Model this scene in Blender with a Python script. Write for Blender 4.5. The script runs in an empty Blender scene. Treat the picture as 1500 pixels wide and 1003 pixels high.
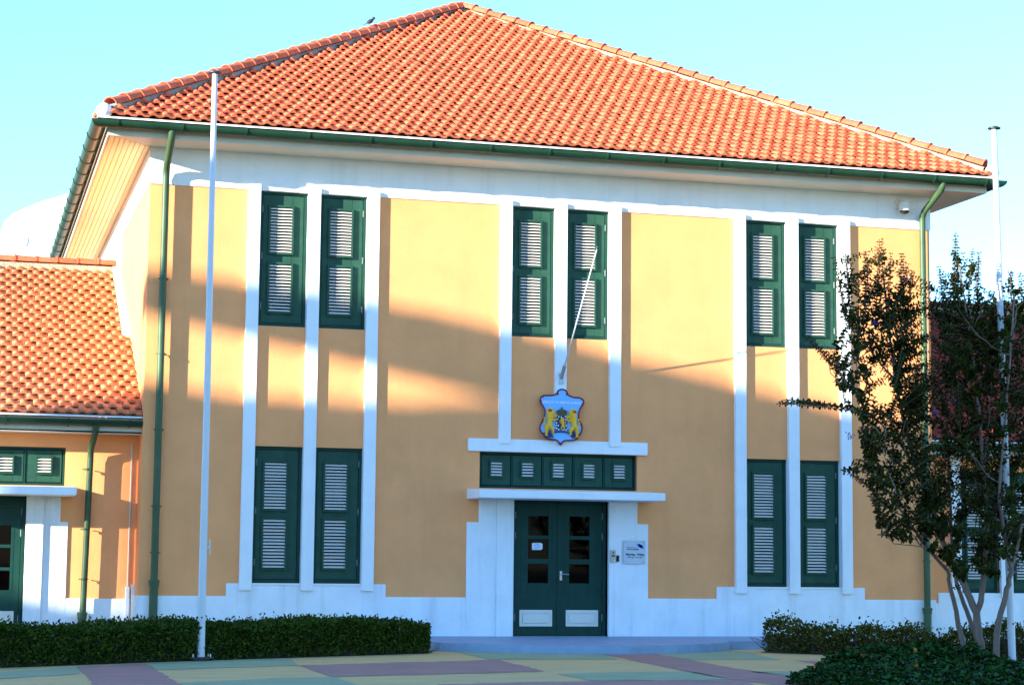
import bpy, bmesh, math, random
import numpy as np
from mathutils import Matrix, Vector
random.seed(7); rng = np.random.default_rng(7)
S = bpy.context.scene
COL = S.collection
R = math.radians

# ------------------------------------------------------------------ camera, sky, sun, exposure
cam_d = bpy.data.cameras.new('camera'); cam = bpy.data.objects.new('camera', cam_d); COL.objects.link(cam); S.camera = cam
F_PX, YAW, PITCH, ROLL = 2901.04, .2707, .1125, .0101
cam_d.sensor_width = 36.0; cam_d.sensor_fit = 'HORIZONTAL'; cam_d.lens = F_PX/1500*36
cam_d.clip_start = .1; cam_d.clip_end = 3000
fw = Vector((math.sin(YAW)*math.cos(PITCH), math.cos(YAW)*math.cos(PITCH), math.sin(PITCH)))
rt = Vector((math.cos(YAW), -math.sin(YAW), 0)); up = rt.cross(fw)
r2 = math.cos(ROLL)*rt + math.sin(ROLL)*up; u2 = -math.sin(ROLL)*rt + math.cos(ROLL)*up
cam.matrix_world = Matrix(((r2.x, u2.x, -fw.x, -9.449), (r2.y, u2.y, -fw.y, -31.0903), (r2.z, u2.z, -fw.z, 1.2408), (0, 0, 0, 1)))

SUN_AZ, SUN_EL = R(68), R(12)            # azimuth: left of the facade's normal
sdir = Vector((-math.sin(SUN_AZ)*math.cos(SUN_EL), -math.cos(SUN_AZ)*math.cos(SUN_EL), math.sin(SUN_EL)))
W = bpy.data.worlds.new('World'); S.world = W; W.use_nodes = True
wn = W.node_tree.nodes; wl = W.node_tree.links
sky = wn.new('ShaderNodeTexSky'); sky.sky_type = 'NISHITA'; sky.sun_disc = False
sky.sun_elevation = SUN_EL; sky.sun_rotation = math.atan2(sdir.x, sdir.y); sky.air_density = 1.0; sky.dust_density = .0; sky.ozone_density = 5.5
wn['Background'].inputs['Strength'].default_value = .15
wl.new(sky.outputs[0], wn['Background'].inputs['Color'])
sun_d = bpy.data.lights.new('sun', 'SUN'); sun_d.energy = 3.7; sun_d.angle = R(.53); sun_d.color = (1.0, .95, .78)
sun = bpy.data.objects.new('sun', sun_d); COL.objects.link(sun); sun.location = sdir*60
sun.rotation_euler = sdir.to_track_quat('Z', 'Y').to_euler()
S.view_settings.view_transform = 'Standard'; S.view_settings.look = 'None'; S.view_settings.gamma = 1
S.view_settings.use_curve_mapping = False; S.view_settings.exposure = 2.3

# ------------------------------------------------------------------ materials
MATS = {}
def mat(name, col, rough=.7, var=.12, scale=6, bump=.0, bscale=60, island=0, streak=None, spec=.4, dirt=0, metal=0, obj_rand=0, coat=0, dirt_col=(.12, .11, .09), trans=0, streaks=0):
    m = bpy.data.materials.new(name); m.use_nodes = True; n = m.node_tree.nodes; l = m.node_tree.links
    b = n['Principled BSDF']; b.inputs['Roughness'].default_value = rough; b.inputs['Metallic'].default_value = metal
    b.inputs['Specular IOR Level'].default_value = spec; b.inputs['Coat Weight'].default_value = coat
    tc = n.new('ShaderNodeTexCoord'); geo = n.new('ShaderNodeNewGeometry')
    mp = n.new('ShaderNodeMapping'); l.new(geo.outputs['Position'], mp.inputs['Vector'])
    if streak: mp.inputs['Scale'].default_value = streak
    nz = n.new('ShaderNodeTexNoise'); nz.inputs['Scale'].default_value = scale; nz.inputs['Detail'].default_value = 8; nz.inputs['Roughness'].default_value = .62
    l.new(mp.outputs[0], nz.inputs['Vector'])
    rm = n.new('ShaderNodeMapRange'); rm.inputs[1].default_value = .3; rm.inputs[2].default_value = .7
    rm.inputs[3].default_value = 1-var; rm.inputs[4].default_value = 1+var; l.new(nz.outputs['Fac'], rm.inputs[0])
    v = rm.outputs[0]
    if island or obj_rand:
        src = geo.outputs['Random Per Island']
        if obj_rand:
            oi = n.new('ShaderNodeObjectInfo'); ad = n.new('ShaderNodeMath'); ad.operation = 'ADD'
            l.new(src, ad.inputs[0]); l.new(oi.outputs['Random'], ad.inputs[1])
            fr = n.new('ShaderNodeMath'); fr.operation = 'FRACT'; l.new(ad.outputs[0], fr.inputs[0]); src = fr.outputs[0]
        k = island or obj_rand
        r3 = n.new('ShaderNodeMapRange'); r3.inputs[3].default_value = 1-k; r3.inputs[4].default_value = 1+k; l.new(src, r3.inputs[0])
        mu = n.new('ShaderNodeMath'); mu.operation = 'MULTIPLY'; l.new(v, mu.inputs[0]); l.new(r3.outputs[0], mu.inputs[1]); v = mu.outputs[0]
    vm = n.new('ShaderNodeVectorMath'); vm.operation = 'SCALE'; vm.inputs[0].default_value = col; l.new(v, vm.inputs['Scale'])
    out = vm.outputs[0]
    if dirt:
        d = n.new('ShaderNodeTexNoise'); d.inputs['Scale'].default_value = 1.7; d.inputs['Detail'].default_value = 12; d.inputs['Roughness'].default_value = .7
        l.new(geo.outputs['Position'], d.inputs['Vector'])
        dr = n.new('ShaderNodeMapRange'); dr.inputs[1].default_value = .55; dr.inputs[2].default_value = .85; dr.inputs[3].default_value = 0; dr.inputs[4].default_value = dirt
        l.new(d.outputs['Fac'], dr.inputs[0])
        mx = n.new('ShaderNodeMix'); mx.data_type = 'RGBA'; l.new(dr.outputs[0], mx.inputs['Factor']); l.new(out, mx.inputs['A']); mx.inputs['B'].default_value = (*dirt_col, 1)
        out = mx.outputs['Result']
    if streaks:
        sm = n.new('ShaderNodeMapping'); sm.inputs['Scale'].default_value = (4.5, 4.5, .22); l.new(geo.outputs['Position'], sm.inputs['Vector'])
        sn = n.new('ShaderNodeTexNoise'); sn.inputs['Scale'].default_value = 1.0; sn.inputs['Detail'].default_value = 7; sn.inputs['Roughness'].default_value = .65; l.new(sm.outputs[0], sn.inputs['Vector'])
        sr = n.new('ShaderNodeMapRange'); sr.inputs[1].default_value = .5; sr.inputs[2].default_value = .78; sr.inputs[3].default_value = 1; sr.inputs[4].default_value = 1-streaks; l.new(sn.outputs['Fac'], sr.inputs[0])
        sv = n.new('ShaderNodeVectorMath'); sv.operation = 'SCALE'; l.new(out, sv.inputs[0]); l.new(sr.outputs[0], sv.inputs['Scale']); out = sv.outputs[0]
    l.new(out, b.inputs['Base Color'])
    if bump:
        bn = n.new('ShaderNodeTexNoise'); bn.inputs['Scale'].default_value = bscale; bn.inputs['Detail'].default_value = 6
        l.new(geo.outputs['Position'], bn.inputs['Vector'])
        bp = n.new('ShaderNodeBump'); bp.inputs['Strength'].default_value = bump; bp.inputs['Distance'].default_value = .02
        l.new(bn.outputs['Fac'], bp.inputs['Height']); l.new(bp.outputs[0], b.inputs['Normal'])
    if trans:
        tr = n.new('ShaderNodeBsdfTranslucent'); l.new(out, tr.inputs['Color']); ms = n.new('ShaderNodeMixShader'); ms.inputs[0].default_value = trans
        l.new(b.outputs[0], ms.inputs[1]); l.new(tr.outputs[0], ms.inputs[2]); l.new(ms.outputs[0], n['Material Output'].inputs['Surface'])
    MATS[name] = m
    return m
mat('yellow_stucco', (.88, .352, .136), .85, .08, 1.3, .22, 45, dirt=.16, dirt_col=(.40, .22, .10), spec=.12, streaks=.05)
mat('white_paint', (.80, .80, .79), .6, .04, 2, .18, 50, dirt=.16, dirt_col=(.40, .39, .36), spec=.3, streaks=.10)
mat('white_plinth', (.78, .79, .80), .7, .06, 2.2, .3, 40, dirt=.28, dirt_col=(.36, .37, .38), spec=.3, streaks=.22)
mat('white_slat', (.67, .63, .55), .55, .03, 9)
mat('green_paint', (.021, .070, .046), .5, .16, 5, .06, 90, spec=.14)
mat('green_frame', (.009, .046, .036), .5, .14, 5, .05, 90, spec=.14)
mat('green_gutter', (.010, .042, .021), .42, .2, 3, spec=.3)
mat('green_pipe', (.046, .090, .040), .45, .2, 3, spec=.3)
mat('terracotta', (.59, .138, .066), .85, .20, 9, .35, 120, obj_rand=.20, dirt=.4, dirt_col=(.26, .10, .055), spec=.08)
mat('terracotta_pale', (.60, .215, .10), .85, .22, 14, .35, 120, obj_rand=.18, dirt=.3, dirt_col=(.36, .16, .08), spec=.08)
mat('terracotta_shaded', (.33, .055, .035), .8, .22, 14, .35, 120, obj_rand=.25, dirt=.3, dirt_col=(.12, .04, .03), spec=.25)  # darker tile copy with the right wing's shade put into the colour
mat('cement', (.35, .285, .205), .9, .22, 9, .8, 30, dirt=.3, dirt_col=(.25, .22, .18))
mat('soffit_paint', (.76, .66, .36), .6, .06, 3, streak=(3, .3, 3), spec=.3)
mat('soffit_front', (.62, .57, .46), .6, .06, 3, spec=.3)
mat('step_paint', (.25, .33, .42), .55, .14, 3, .2, 30, streak=(1, 2.5, 1), dirt=.3, dirt_col=(.14, .17, .2))
mat('paving_cream', (.62, .415, .155), .75, .16, 2.2, .25, 60, streak=(.5, 2.2, 1), dirt=.35, dirt_col=(.28, .23, .15))
mat('paving_teal', (.275, .34, .175), .72, .18, 2.2, .25, 60, streak=(.5, 2.2, 1), dirt=.35, dirt_col=(.25, .25, .18))
mat('paving_purple', (.36, .185, .14), .72, .2, 2.2, .25, 60, streak=(.5, 2.2, 1), dirt=.35, dirt_col=(.17, .10, .12))
mat('earth', (.045, .034, .02), .95, .3, 8, .6, 30)
mat('ground_sand', (.13, .125, .12), .9, .2, 1.5, .3, 20)
mat('metal_white', (.56, .57, .58), .38, .04, 4, spec=.5, dirt=.08, dirt_col=(.4, .4, .4))
mat('metal_dark', (.025, .025, .027), .5, .2, 9)
mat('steel', (.45, .46, .47), .32, .1, 20, metal=.85)
mat('hinge_metal', (.13, .17, .16), .5, .1, 20, metal=.2)
mat('black_plastic', (.012, .012, .014), .4, .1, 20)
mat('cream_plastic', (.72, .70, .64), .4, .05, 10)
mat('emblem_blue', (.20, .48, .86), .45, .04, 6)
mat('emblem_red', (.22, .012, .022), .45, .1, 9)
mat('emblem_navy', (.012, .03, .13), .45, .1, 9)
mat('emblem_gold', (.85, .43, .015), .4, .15, 30)
mat('emblem_bronze', (.13, .10, .05), .45, .2, 30)
mat('letter_white', (.82, .82, .80), .5, .02, 9)
mat('letter_black', (.02, .022, .03), .5, .02, 9)
mat('logo_blue', (.02, .22, .70), .4, .05, 9)
mat('notice_paper', (.66, .74, .82), .6, .04, 9)
mat('acrylic', (.52, .58, .64), .18, .03, 6, spec=.6)
mat('hedge_leaf', (.038, .068, .006), .5, .15, 5, island=.6, spec=.10, trans=.15)
mat('hedge_leaf_b', (.072, .072, .010), .5, .2, 5, island=.65, spec=.12, trans=.15)
mat('cover_leaf', (.016, .056, .008), .5, .15, 5, island=.6, spec=.12, trans=.12)
mat('tree_leaf', (.028, .036, .004), .5, .15, 3, island=.7, spec=.08, trans=.18)
mat('twig', (.10, .065, .04), .85, .2, 20)
mat('bark', (.17, .118, .088), .85, .22, 7, .35, 50, streak=(3, 3, .7))
mat('flower_purple', (.20, .09, .30), .6, .15, 20, island=.3, trans=.3)
mat('flower_orange', (.75, .26, .02), .6, .1, 20, island=.2, trans=.2)
mat('seed_red', (.16, .035, .03), .7, .2, 20, island=.4)
mat('unlit_interior', (.02, .018, .016), .9, .1, 4)  # near-black colour stands in for missing light indoors and behind the slats
mat('strand_ochre', (.50, .33, .08), .6, .1, 10)
mat('feather_dark', (.03, .028, .027), .7, .2, 40)
mat('feather_grey', (.23, .20, .17), .7, .2, 40)
mat('caster_plaster', (.55, .48, .40), .85, .08, 2, .2, 40)
def glass(name, tint):
    m = bpy.data.materials.new(name); m.use_nodes = True; n = m.node_tree.nodes; l = m.node_tree.links; n.remove(n['Principled BSDF'])
    t = n.new('ShaderNodeBsdfTransparent'); t.inputs[0].default_value = (*tint, 1); g = n.new('ShaderNodeBsdfGlossy'); g.inputs['Roughness'].default_value = .03
    f = n.new('ShaderNodeFresnel'); f.inputs[0].default_value = 1.5; x = n.new('ShaderNodeMixShader'); k = n.new('ShaderNodeMath'); k.operation = 'MULTIPLY'; k.inputs[1].default_value = .12; l.new(f.outputs[0], k.inputs[0])
    l.new(k.outputs[0], x.inputs[0]); l.new(t.outputs[0], x.inputs[1]); l.new(g.outputs[0], x.inputs[2]); l.new(x.outputs[0], n['Material Output'].inputs['Surface']); MATS[name] = m
glass('door_glass', (.25, .26, .26))

# ------------------------------------------------------------------ mesh helpers
class MB:
    def __init__(s): s.v = []; s.f = []
    def add(s, vs, fs):
        o = len(s.v); s.v += [tuple(p) for p in vs]; s.f += [tuple(i+o for i in f) for f in fs]; return s
    def box(s, x0, x1, y0, y1, z0, z1):
        return s.add([(x0,y0,z0),(x1,y0,z0),(x1,y1,z0),(x0,y1,z0),(x0,y0,z1),(x1,y0,z1),(x1,y1,z1),(x0,y1,z1)],
            [(0,3,2,1),(4,5,6,7),(0,1,5,4),(1,2,6,5),(2,3,7,6),(3,0,4,7)])
    def quad(s, a, b, c, d): return s.add([a, b, c, d], [(0, 1, 2, 3)])
    def prism(s, pts, a0, a1, axis='y'):
        n = len(pts)
        if axis == 'y': P = [(p[0], a0, p[1]) for p in pts]+[(p[0], a1, p[1]) for p in pts]
        elif axis == 'x': P = [(a0, p[0], p[1]) for p in pts]+[(a1, p[0], p[1]) for p in pts]
        else: P = [(p[0], p[1], a0) for p in pts]+[(p[0], p[1], a1) for p in pts]
        return s.add(P, [tuple(range(n)), tuple(range(2*n-1, n-1, -1))]+[(i, i+n, (i+1) % n+n, (i+1) % n) for i in range(n)])
    def tube(s, pts, rad, n=10, caps=True):
        pts = [Vector(p) for p in pts]; m = len(pts)
        if not hasattr(rad, '__len__'): rad = [rad]*m
        vs = []; ref = None
        for i, p in enumerate(pts):
            t = (pts[min(i+1, m-1)]-pts[max(i-1, 0)]).normalized()
            if ref is None:
                ref = Vector((0, 0, 1)) if abs(t.z) < .9 else Vector((1, 0, 0))
            a = (ref-t*ref.dot(t)).normalized(); ref = a; b = t.cross(a)
            for k in range(n):
                th = 2*math.pi*k/n; vs.append(p+(a*math.cos(th)+b*math.sin(th))*rad[i])
        fs = [(i*n+k, i*n+(k+1) % n, (i+1)*n+(k+1) % n, (i+1)*n+k) for i in range(m-1) for k in range(n)]
        if caps: fs += [tuple(range(n-1, -1, -1)), tuple(range((m-1)*n, m*n))]
        return s.add(vs, fs)
    def lathe(s, prof, c=(0, 0, 0), n=20):
        vs = [(c[0]+r*math.cos(2*math.pi*k/n), c[1]+r*math.sin(2*math.pi*k/n), c[2]+z) for r, z in prof for k in range(n)]; m = len(prof)
        fs = [(i*n+k, i*n+(k+1) % n, (i+1)*n+(k+1) % n, (i+1)*n+k) for i in range(m-1) for k in range(n)]+[tuple(range(n-1, -1, -1)), tuple(range((m-1)*n, m*n))]
        return s.add(vs, fs)
    def ball(s, c, r, n=10, m=6, rot=None):
        vs = []; fs = []
        if not hasattr(r, '__len__'): r = (r, r, r)
        for i in range(m+1):
            ph = math.pi*i/m
            for k in range(n):
                th = 2*math.pi*k/n; q = Vector((r[0]*math.sin(ph)*math.cos(th), r[1]*math.sin(ph)*math.sin(th), r[2]*math.cos(ph)))
                if rot: q = rot @ q
                vs.append(Vector(c)+q)
        for i in range(m):
            for k in range(n): fs.append((i*n+k, (i+1)*n+k, (i+1)*n+(k+1) % n, i*n+(k+1) % n))
        return s.add(vs, fs)
    def mesh(s, name, material, smooth=False, bevel=0):
        me = bpy.data.meshes.new(name); me.from_pydata(s.v, [], s.f); me.materials.append(MATS[material])
        bm = bmesh.new(); bm.from_mesh(me)
        if bevel:
            bmesh.ops.remove_doubles(bm, verts=bm.verts, dist=1e-5)
            bmesh.ops.bevel(bm, geom=[e for e in bm.edges if len(e.link_faces) == 2 and e.calc_face_angle(0) > .6], offset=bevel, segments=2, affect='EDGES', clamp_overlap=True)
        bmesh.ops.recalc_face_normals(bm, faces=bm.faces); bm.to_mesh(me); bm.free()
        if smooth:
            me.polygons.foreach_set('use_smooth', [True]*len(me.polygons))
            try: me.set_sharp_from_angle(angle=R(40))
            except Exception: pass
        return me
def link(name, me, parent=None, loc=(0, 0, 0), rot=None):
    o = bpy.data.objects.new(name, me); COL.objects.link(o); o.location = loc
    if rot is not None: o.rotation_euler = rot
    if parent is not None: o.parent = parent
    return o
def thing(name, label, cat, loc=(0, 0, 0), group=None, rot=None):
    o = bpy.data.objects.new(name, None); COL.objects.link(o); o.location = loc; o['label'] = label; o['category'] = cat
    o.empty_display_size = .2
    if rot is not None: o.rotation_euler = rot
    if group: o['group'] = group
    return o
def part(name, mb, material, parent, smooth=False, bevel=0, world=True, label=None):
    """a mesh given in world coordinates (world=True) under a thing or a part"""
    o = link(name, mb.mesh(name, material, smooth, bevel), parent)
    if world:
        l = Vector((0, 0, 0)); p = parent
        while p is not None: l += Vector(p.location); p = p.parent
        o.location = -l
    if label: o['label'] = label
    return o
def tag(o, label, cat, group=None):
    o['label'] = label; o['category'] = cat
    if group: o['group'] = group
    return o
def structure(name, mb, material, smooth=False, bevel=0):
    o = link(name, mb.mesh(name, material, smooth, bevel)); o['kind'] = 'structure'; return o
def text_mesh(txt, size, material, depth=.002, bold=0):
    c = bpy.data.curves.new('letters', 'FONT'); c.body = txt; c.size = size; c.extrude = depth; c.align_x = 'CENTER'; c.align_y = 'CENTER'; c.offset = bold
    c.resolution_u = 3
    o = bpy.data.objects.new('letters', c); COL.objects.link(o)
    dg = bpy.context.evaluated_depsgraph_get(); me = bpy.data.meshes.new_from_object(o.evaluated_get(dg)); me.materials.clear(); me.materials.append(MATS[material])
    bpy.data.objects.remove(o); return me
def leaf_mesh(name, P, D, N, L, Wd, material, fold=.25):
    """one mesh of n pointed leaves: base P, direction D, normal N, length L, width Wd (numpy arrays)"""
    n = len(P); D = D/np.linalg.norm(D, axis=1, keepdims=True); N = N-(N*D).sum(1, keepdims=True)*D
    N = N/(np.linalg.norm(N, axis=1, keepdims=True)+1e-9); B = np.cross(D, N); L = L[:, None]; Wd = Wd[:, None]
    m1 = P+D*L*.30; m2 = P+D*L*.68
    V = np.stack([P, m1+B*Wd*.46+N*Wd*fold, m2+B*Wd*.40+N*Wd*fold, P+D*L-N*L*.12, m2-B*Wd*.40+N*Wd*fold, m1-B*Wd*.46+N*Wd*fold], 1).reshape(-1, 3)
    me = bpy.data.meshes.new(name); me.vertices.add(n*6); me.vertices.foreach_set('co', V.astype(np.float32).ravel())
    base = np.arange(n)[:, None]*6
    fs = np.concatenate([base+np.array([[0, 1, 2, 3]]), base+np.array([[0, 3, 4, 5]])], 1).reshape(-1)
    me.loops.add(n*8); me.loops.foreach_set('vertex_index', fs.astype(np.int32)); me.polygons.add(n*2)
    me.polygons.foreach_set('loop_start', np.arange(0, n*8, 4).astype(np.int32)); me.polygons.foreach_set('loop_total', np.full(n*2, 4, np.int32))
    me.update(calc_edges=True); me.validate(); me.materials.append(MATS[material]); return me
def rnd_unit(n): v = rng.normal(size=(n, 3)); return v/np.linalg.norm(v, axis=1, keepdims=True)

# ------------------------------------------------------------------ ground
structure('ground', MB().quad((-700, -700, -.06), (700, -700, -.06), (700, 700, -.06), (-700, 700, -.06)), 'ground_sand')
plaza = structure('plaza', MB().quad((-40, -60, 0), (40, -60, 0), (40, 0.6, 0), (-40, 0.6, 0)), 'paving_cream')
PANELS = {
'paving_teal': [[(-9.37,-8.3),(-8.02,-6.8),(-8.08,-8.27),(-9.38,-9.46)], [(-7.14,-5.88),(-5.14,-4.73),(-5.33,-6.51),(-7.17,-7.48)], [(-7.17,-10.04),(-6.07,-9.26),(-5.36,-9.06),(-5.39,-11.37),(-7.25,-11.59)],
  [(-2.41,-2.31),(-1.1,-3.05),(-.38,-3.63),(-.71,-5.17),(-2.54,-5.16)], [(.41,-3.78),(2.06,-2.71),(1.56,-5.5),(.23,-5.42)], [(-2.63,-8.6),(-.85,-8.29),(-.97,-10.01),(-2.67,-10.04)], [(-.15,-8.35),(.53,-8.4),(.13,-9.7),(.04,-9.41)],
  [(-11.6,-12.5),(-9.6,-11.2),(-9.7,-14.0),(-11.8,-15.2)], [(-5.4,-14.6),(-2.6,-13.8),(-2.8,-16.8),(-5.5,-17.8)]],
'paving_purple': [[(-8.02,-6.64),(-7.15,-6.04),(-7.19,-11.6),(-8.05,-11.5)], [(-5.33,-6.51),(-2.43,-5.26),(-2.62,-8.15),(-5.38,-9.06)], [(-.46,-3.74),(.41,-3.56),(.02,-7.56),(-.02,-9.55),(-.87,-11.59),(-1.0,-9.5)],
  [(-4.53,-10.55),(-3.22,-10.18),(-.9,-10.08),(-1.28,-11.59),(-1.62,-12.44),(-4.89,-12.07)], [(1.67,-5.7),(2.28,-5.93),(1.77,-7.52),(1.46,-7.16)], [(-8.5,-13),(-6,-12.4),(-6.2,-15.5),(-8.8,-16)]]}
for mt, polys in PANELS.items():
    for q in polys:
        e = []
        for i in range(len(q)):
            a, b = q[i], q[(i+1) % len(q)]; m = max(2, int(math.hypot(b[0]-a[0], b[1]-a[1])/.18))
            e += [(a[0]+(b[0]-a[0])*k/m+random.gauss(0, .012), a[1]+(b[1]-a[1])*k/m+random.gauss(0, .03)) for k in range(m)]
        q = e
        o = link('painted_panel', MB().add([(x, y, .004) for x, y in q], [tuple(range(len(q)))]).mesh('painted_panel', mt), plaza)
# entrance platform (blue painted concrete, curved front)
out = [(-3.4, .05), (-3.4, -1.55), (-2.75, -1.85)]
for k in range(15):
    t = k/14; x = -2.6+t*4.55; out.append((x, -2.05-1.72*math.sin(math.pi*min(1, (t*.86+.07)))**.75))
out += [(2.1, -2.2), (2.9, -2.15), (3.6, -2.0), (3.6, .05)]
structure('step', MB().prism(out, -.05, .125, 'z'), 'step_paint', bevel=.025)

# ------------------------------------------------------------------ main building
MBX = 6.75
bld = thing('court_building', 'two storey yellow building with white pilasters, green shutters and orange tiled hip roof', 'building', (0, 0, 0))
PIL = [-5.107, -4.14, -3.175, -.945, 0, .945, 3.175, 4.14, 5.107]; PW = .0985
def win_spans():
    return [(-5.107+PW, -4.14-PW, 'l'), (-4.14+PW, -3.175-PW, 'r'), (3.175+PW, 4.14-PW, 'l'), (4.14+PW, 5.107-PW, 'r')]
UP = (4.99, 7.162); LO = (.945, 3.085)
OW = .006
openings = [(a-OW, b+OW, *UP) for a, b, h in win_spans()]+[(a-OW, b+OW, *LO) for a, b, h in win_spans()]
mid = [(-.945+PW, -PW, 'l'), (PW, .945-PW, 'r')]
openings += [(a-OW, b+OW, *UP) for a, b, h in mid]
TR = (-1.345, 1.355, 2.50, 3.09); DOOR = (-.775, .845, .125, 2.47)
openings += [TR, DOOR]
def wall_mesh(x0, x1, z0, z1, ops, y, depth, mb=None):
    mb = mb or MB(); xs = sorted({x0, x1}|{o[0] for o in ops}|{o[1] for o in ops}); zs = sorted({z0, z1}|{o[2] for o in ops}|{o[3] for o in ops})
    def isop(x, z): return any(o[0] < x < o[1] and o[2] < z < o[3] for o in ops)
    for i in range(len(xs)-1):
        for j in range(len(zs)-1):
            if not isop((xs[i]+xs[i+1])/2, (zs[j]+zs[j+1])/2):
                mb.quad((xs[i], y, zs[j]), (xs[i+1], y, zs[j]), (xs[i+1], y, zs[j+1]), (xs[i], y, zs[j+1]))
    for a, b, c, d in ops:
        mb.quad((a, y, c), (a, y, d), (a, y+depth, d), (a, y+depth, c)); mb.quad((b, y, c), (b, y+depth, c), (b, y+depth, d), (b, y, d))
        mb.quad((a, y, d), (b, y, d), (b, y+depth, d), (a, y+depth, d)); mb.quad((a, y, c), (a, y+depth, c), (b, y+depth, c), (b, y, c))
    return mb
wm = wall_mesh(-MBX, MBX, 0, 7.9, openings, 0, .25)
wm.quad((-MBX, 0, 0), (-MBX, 0, 7.9), (-MBX, 13.5, 7.9), (-MBX, 13.5, 0)); wm.quad((MBX, 0, 0), (MBX, 13.5, 0), (MBX, 13.5, 7.9), (MBX, 0, 7.9))
wm.quad((-MBX, 13.5, 0), (-MBX, 13.5, 7.9), (MBX, 13.5, 7.9), (MBX, 13.5, 0))
part('wall', wm, 'yellow_stucco', bld)
fr = MB().box(-MBX-.02, MBX+.02, -.022, .2, 7.16, 7.757); fr.box(-MBX-.02, -MBX+.2, .2, 13.5, 7.16, 7.757); fr.box(MBX-.2, MBX+.02, .2, 13.5, 7.16, 7.757)
part('frieze', fr, 'white_paint', bld, bevel=.006)
# plinth (stepped up under the window bays) and door surround
pl = MB(); Y0, Y1 = -.028, .05
for a, b, z in [(-MBX-.028, -5.40, .741), (-5.40, -2.87, .94), (-2.87, -1.552, .741), (1.54, 2.75, .741), (2.75, 5.44, .94), (5.44, MBX+.028, .741)]:
    pl.box(a, b, Y0, Y1, 0, z)
pl.box(-MBX-.028, -MBX+.05, Y1, 13.5, 0, .741); pl.box(MBX-.05, MBX+.028, Y1, 13.5, 0, .741)
part('plinth', pl, 'white_plinth', bld, bevel=.005)
part('door_surround', MB().prism([(-1.552, 0), (-1.06, 0), (-1.06, 2.315), (-1.352, 2.315), (-1.352, 1.945), (-1.552, 1.945)], Y0-.002, Y1, 'y'), 'white_plinth', bld, bevel=.005)
part('door_surround', MB().prism([(1.062, 0), (1.54, 0), (1.54, 1.955), (1.35, 1.955), (1.35, 2.315), (1.062, 2.315)], Y0-.002, Y1, 'y'), 'white_plinth', bld, bevel=.005)
for a, b in ((-1.06, -.775), (.845, 1.062)):
    part('door_jamb', MB().box(a, b, -.07, .24, 0, 2.315), 'white_plinth', bld, bevel=.006)
pm1 = MB().box(-PW, PW, -.08, .2, 0, 7.247-.831).mesh('pilaster', 'white_paint', bevel=.006)
pm2 = MB().box(-PW, PW, -.08, .2, 0, 7.247-3.2226).mesh('pilaster', 'white_paint', bevel=.006)
for i, x in enumerate(PIL):
    if i in (3, 4, 5): link('pilaster', pm2, bld, (x, 0, 3.2226))
    else: link('pilaster', pm1, bld, (x, 0, .831))
part('lintel', MB().box(-1.55, 1.52, -.05, .045, 3.092, 3.298), 'white_paint', bld, bevel=.006)
part('door_canopy', MB().prism([(.05, 2.315), (-.84, 2.315), (-.84, 2.44), (.05, 2.486)], -1.555, 1.548, 'x'), 'white_paint', bld, bevel=.008)
for a, b in ((-5.107, -4.14), (-4.14, -3.175), (3.175, 4.14), (4.14, 5.107)):
    part('window_sill', MB().box(a+PW+.004, b-PW-.004, -.045, .2, .915, .944), 'white_paint', bld, bevel=.004)

# windows: one set of meshes, shared
WW = .965-2*PW
fd = MB()
def frame_mesh(w, h, t=.048, y0=.062, y1=.16):
    m = MB(); m.box(0, t, y0, y1, 0, h); m.box(w-t, w, y0, y1, 0, h); m.box(t, w-t, y0, y1, 0, t*1.2); m.box(t, w-t, y0, y1, h-t, h); return m
def leaf_board(w, h, panels, t=.048):
    """shutter leaf with stiles, rails and louvre openings"""
    m = MB(); x0, x1, z0, z1 = t+.006, w-t-.006, t*1.2+.006, h-t-.006
    zs = sorted([z0, z1]+[p[2]+.02 for p in panels]+[p[3]-.02 for p in panels]); pa, pb = panels[0][0]+.02, panels[0][1]-.02
    m.box(x0, pa, .078, .125, z0, z1); m.box(pb, x1, .078, .125, z0, z1)
    for i in range(0, len(zs), 2): m.box(pa, pb, .0785, .124, zs[i], zs[i+1])
    return m
def louvre_frame(p, t=.034):
    m = MB(); x0, x1, z0, z1 = p
    m.box(x0, x0+t, .036, .118, z0, z1); m.box(x1-t, x1, .036, .118, z0, z1); m.box(x0+t, x1-t, .037, .117, z1-t, z1); m.box(x0+t, x1-t, .037, .117, z0, z0+t*.8); return m
def slat_mesh(w):
    # a thin board tilted outwards and down
    return MB().add([(0, -.021, -.013), (w, -.021, -.013), (w, .022, .009), (0, .022, .009), (0, -.021, -.004), (w, -.021, -.004), (w, .022, .018), (0, .022, .018)],
        [(0,3,2,1),(4,5,6,7),(0,1,5,4),(1,2,6,5),(2,3,7,6),(3,0,4,7)]).mesh('slat', 'white_slat')
WH = UP[1]-UP[0]; LH = LO[1]-LO[0]
def tall_panels(h): return [(.145, .145+.41, .205, .205+.83), (.145, .145+.41, h-.215-.80, h-.215)]
WMESH = {}
for key, h in (('u', WH), ('l', LH)):
    P = tall_panels(h)
    WMESH[key] = (frame_mesh(WW, h).mesh('window_frame', 'green_frame', bevel=.003), leaf_board(WW, h, P).mesh('shutter', 'green_paint', bevel=.003), [louvre_frame(p).mesh('louvre_frame', 'green_paint', bevel=.003) for p in P], P)
SLAT = slat_mesh(.41-.068+.006)
HINGE = MB().box(-.011, .011, -.006, .004, -.05, .05).tube([(0, -.008, -.052), (0, -.008, .052)], .008, 6).mesh('hinge', 'hinge_metal')
DARKB = MB().box(.03, WW-.03, .126, .150, .03, 2.12).mesh('shutter_back', 'unlit_interior')
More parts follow.
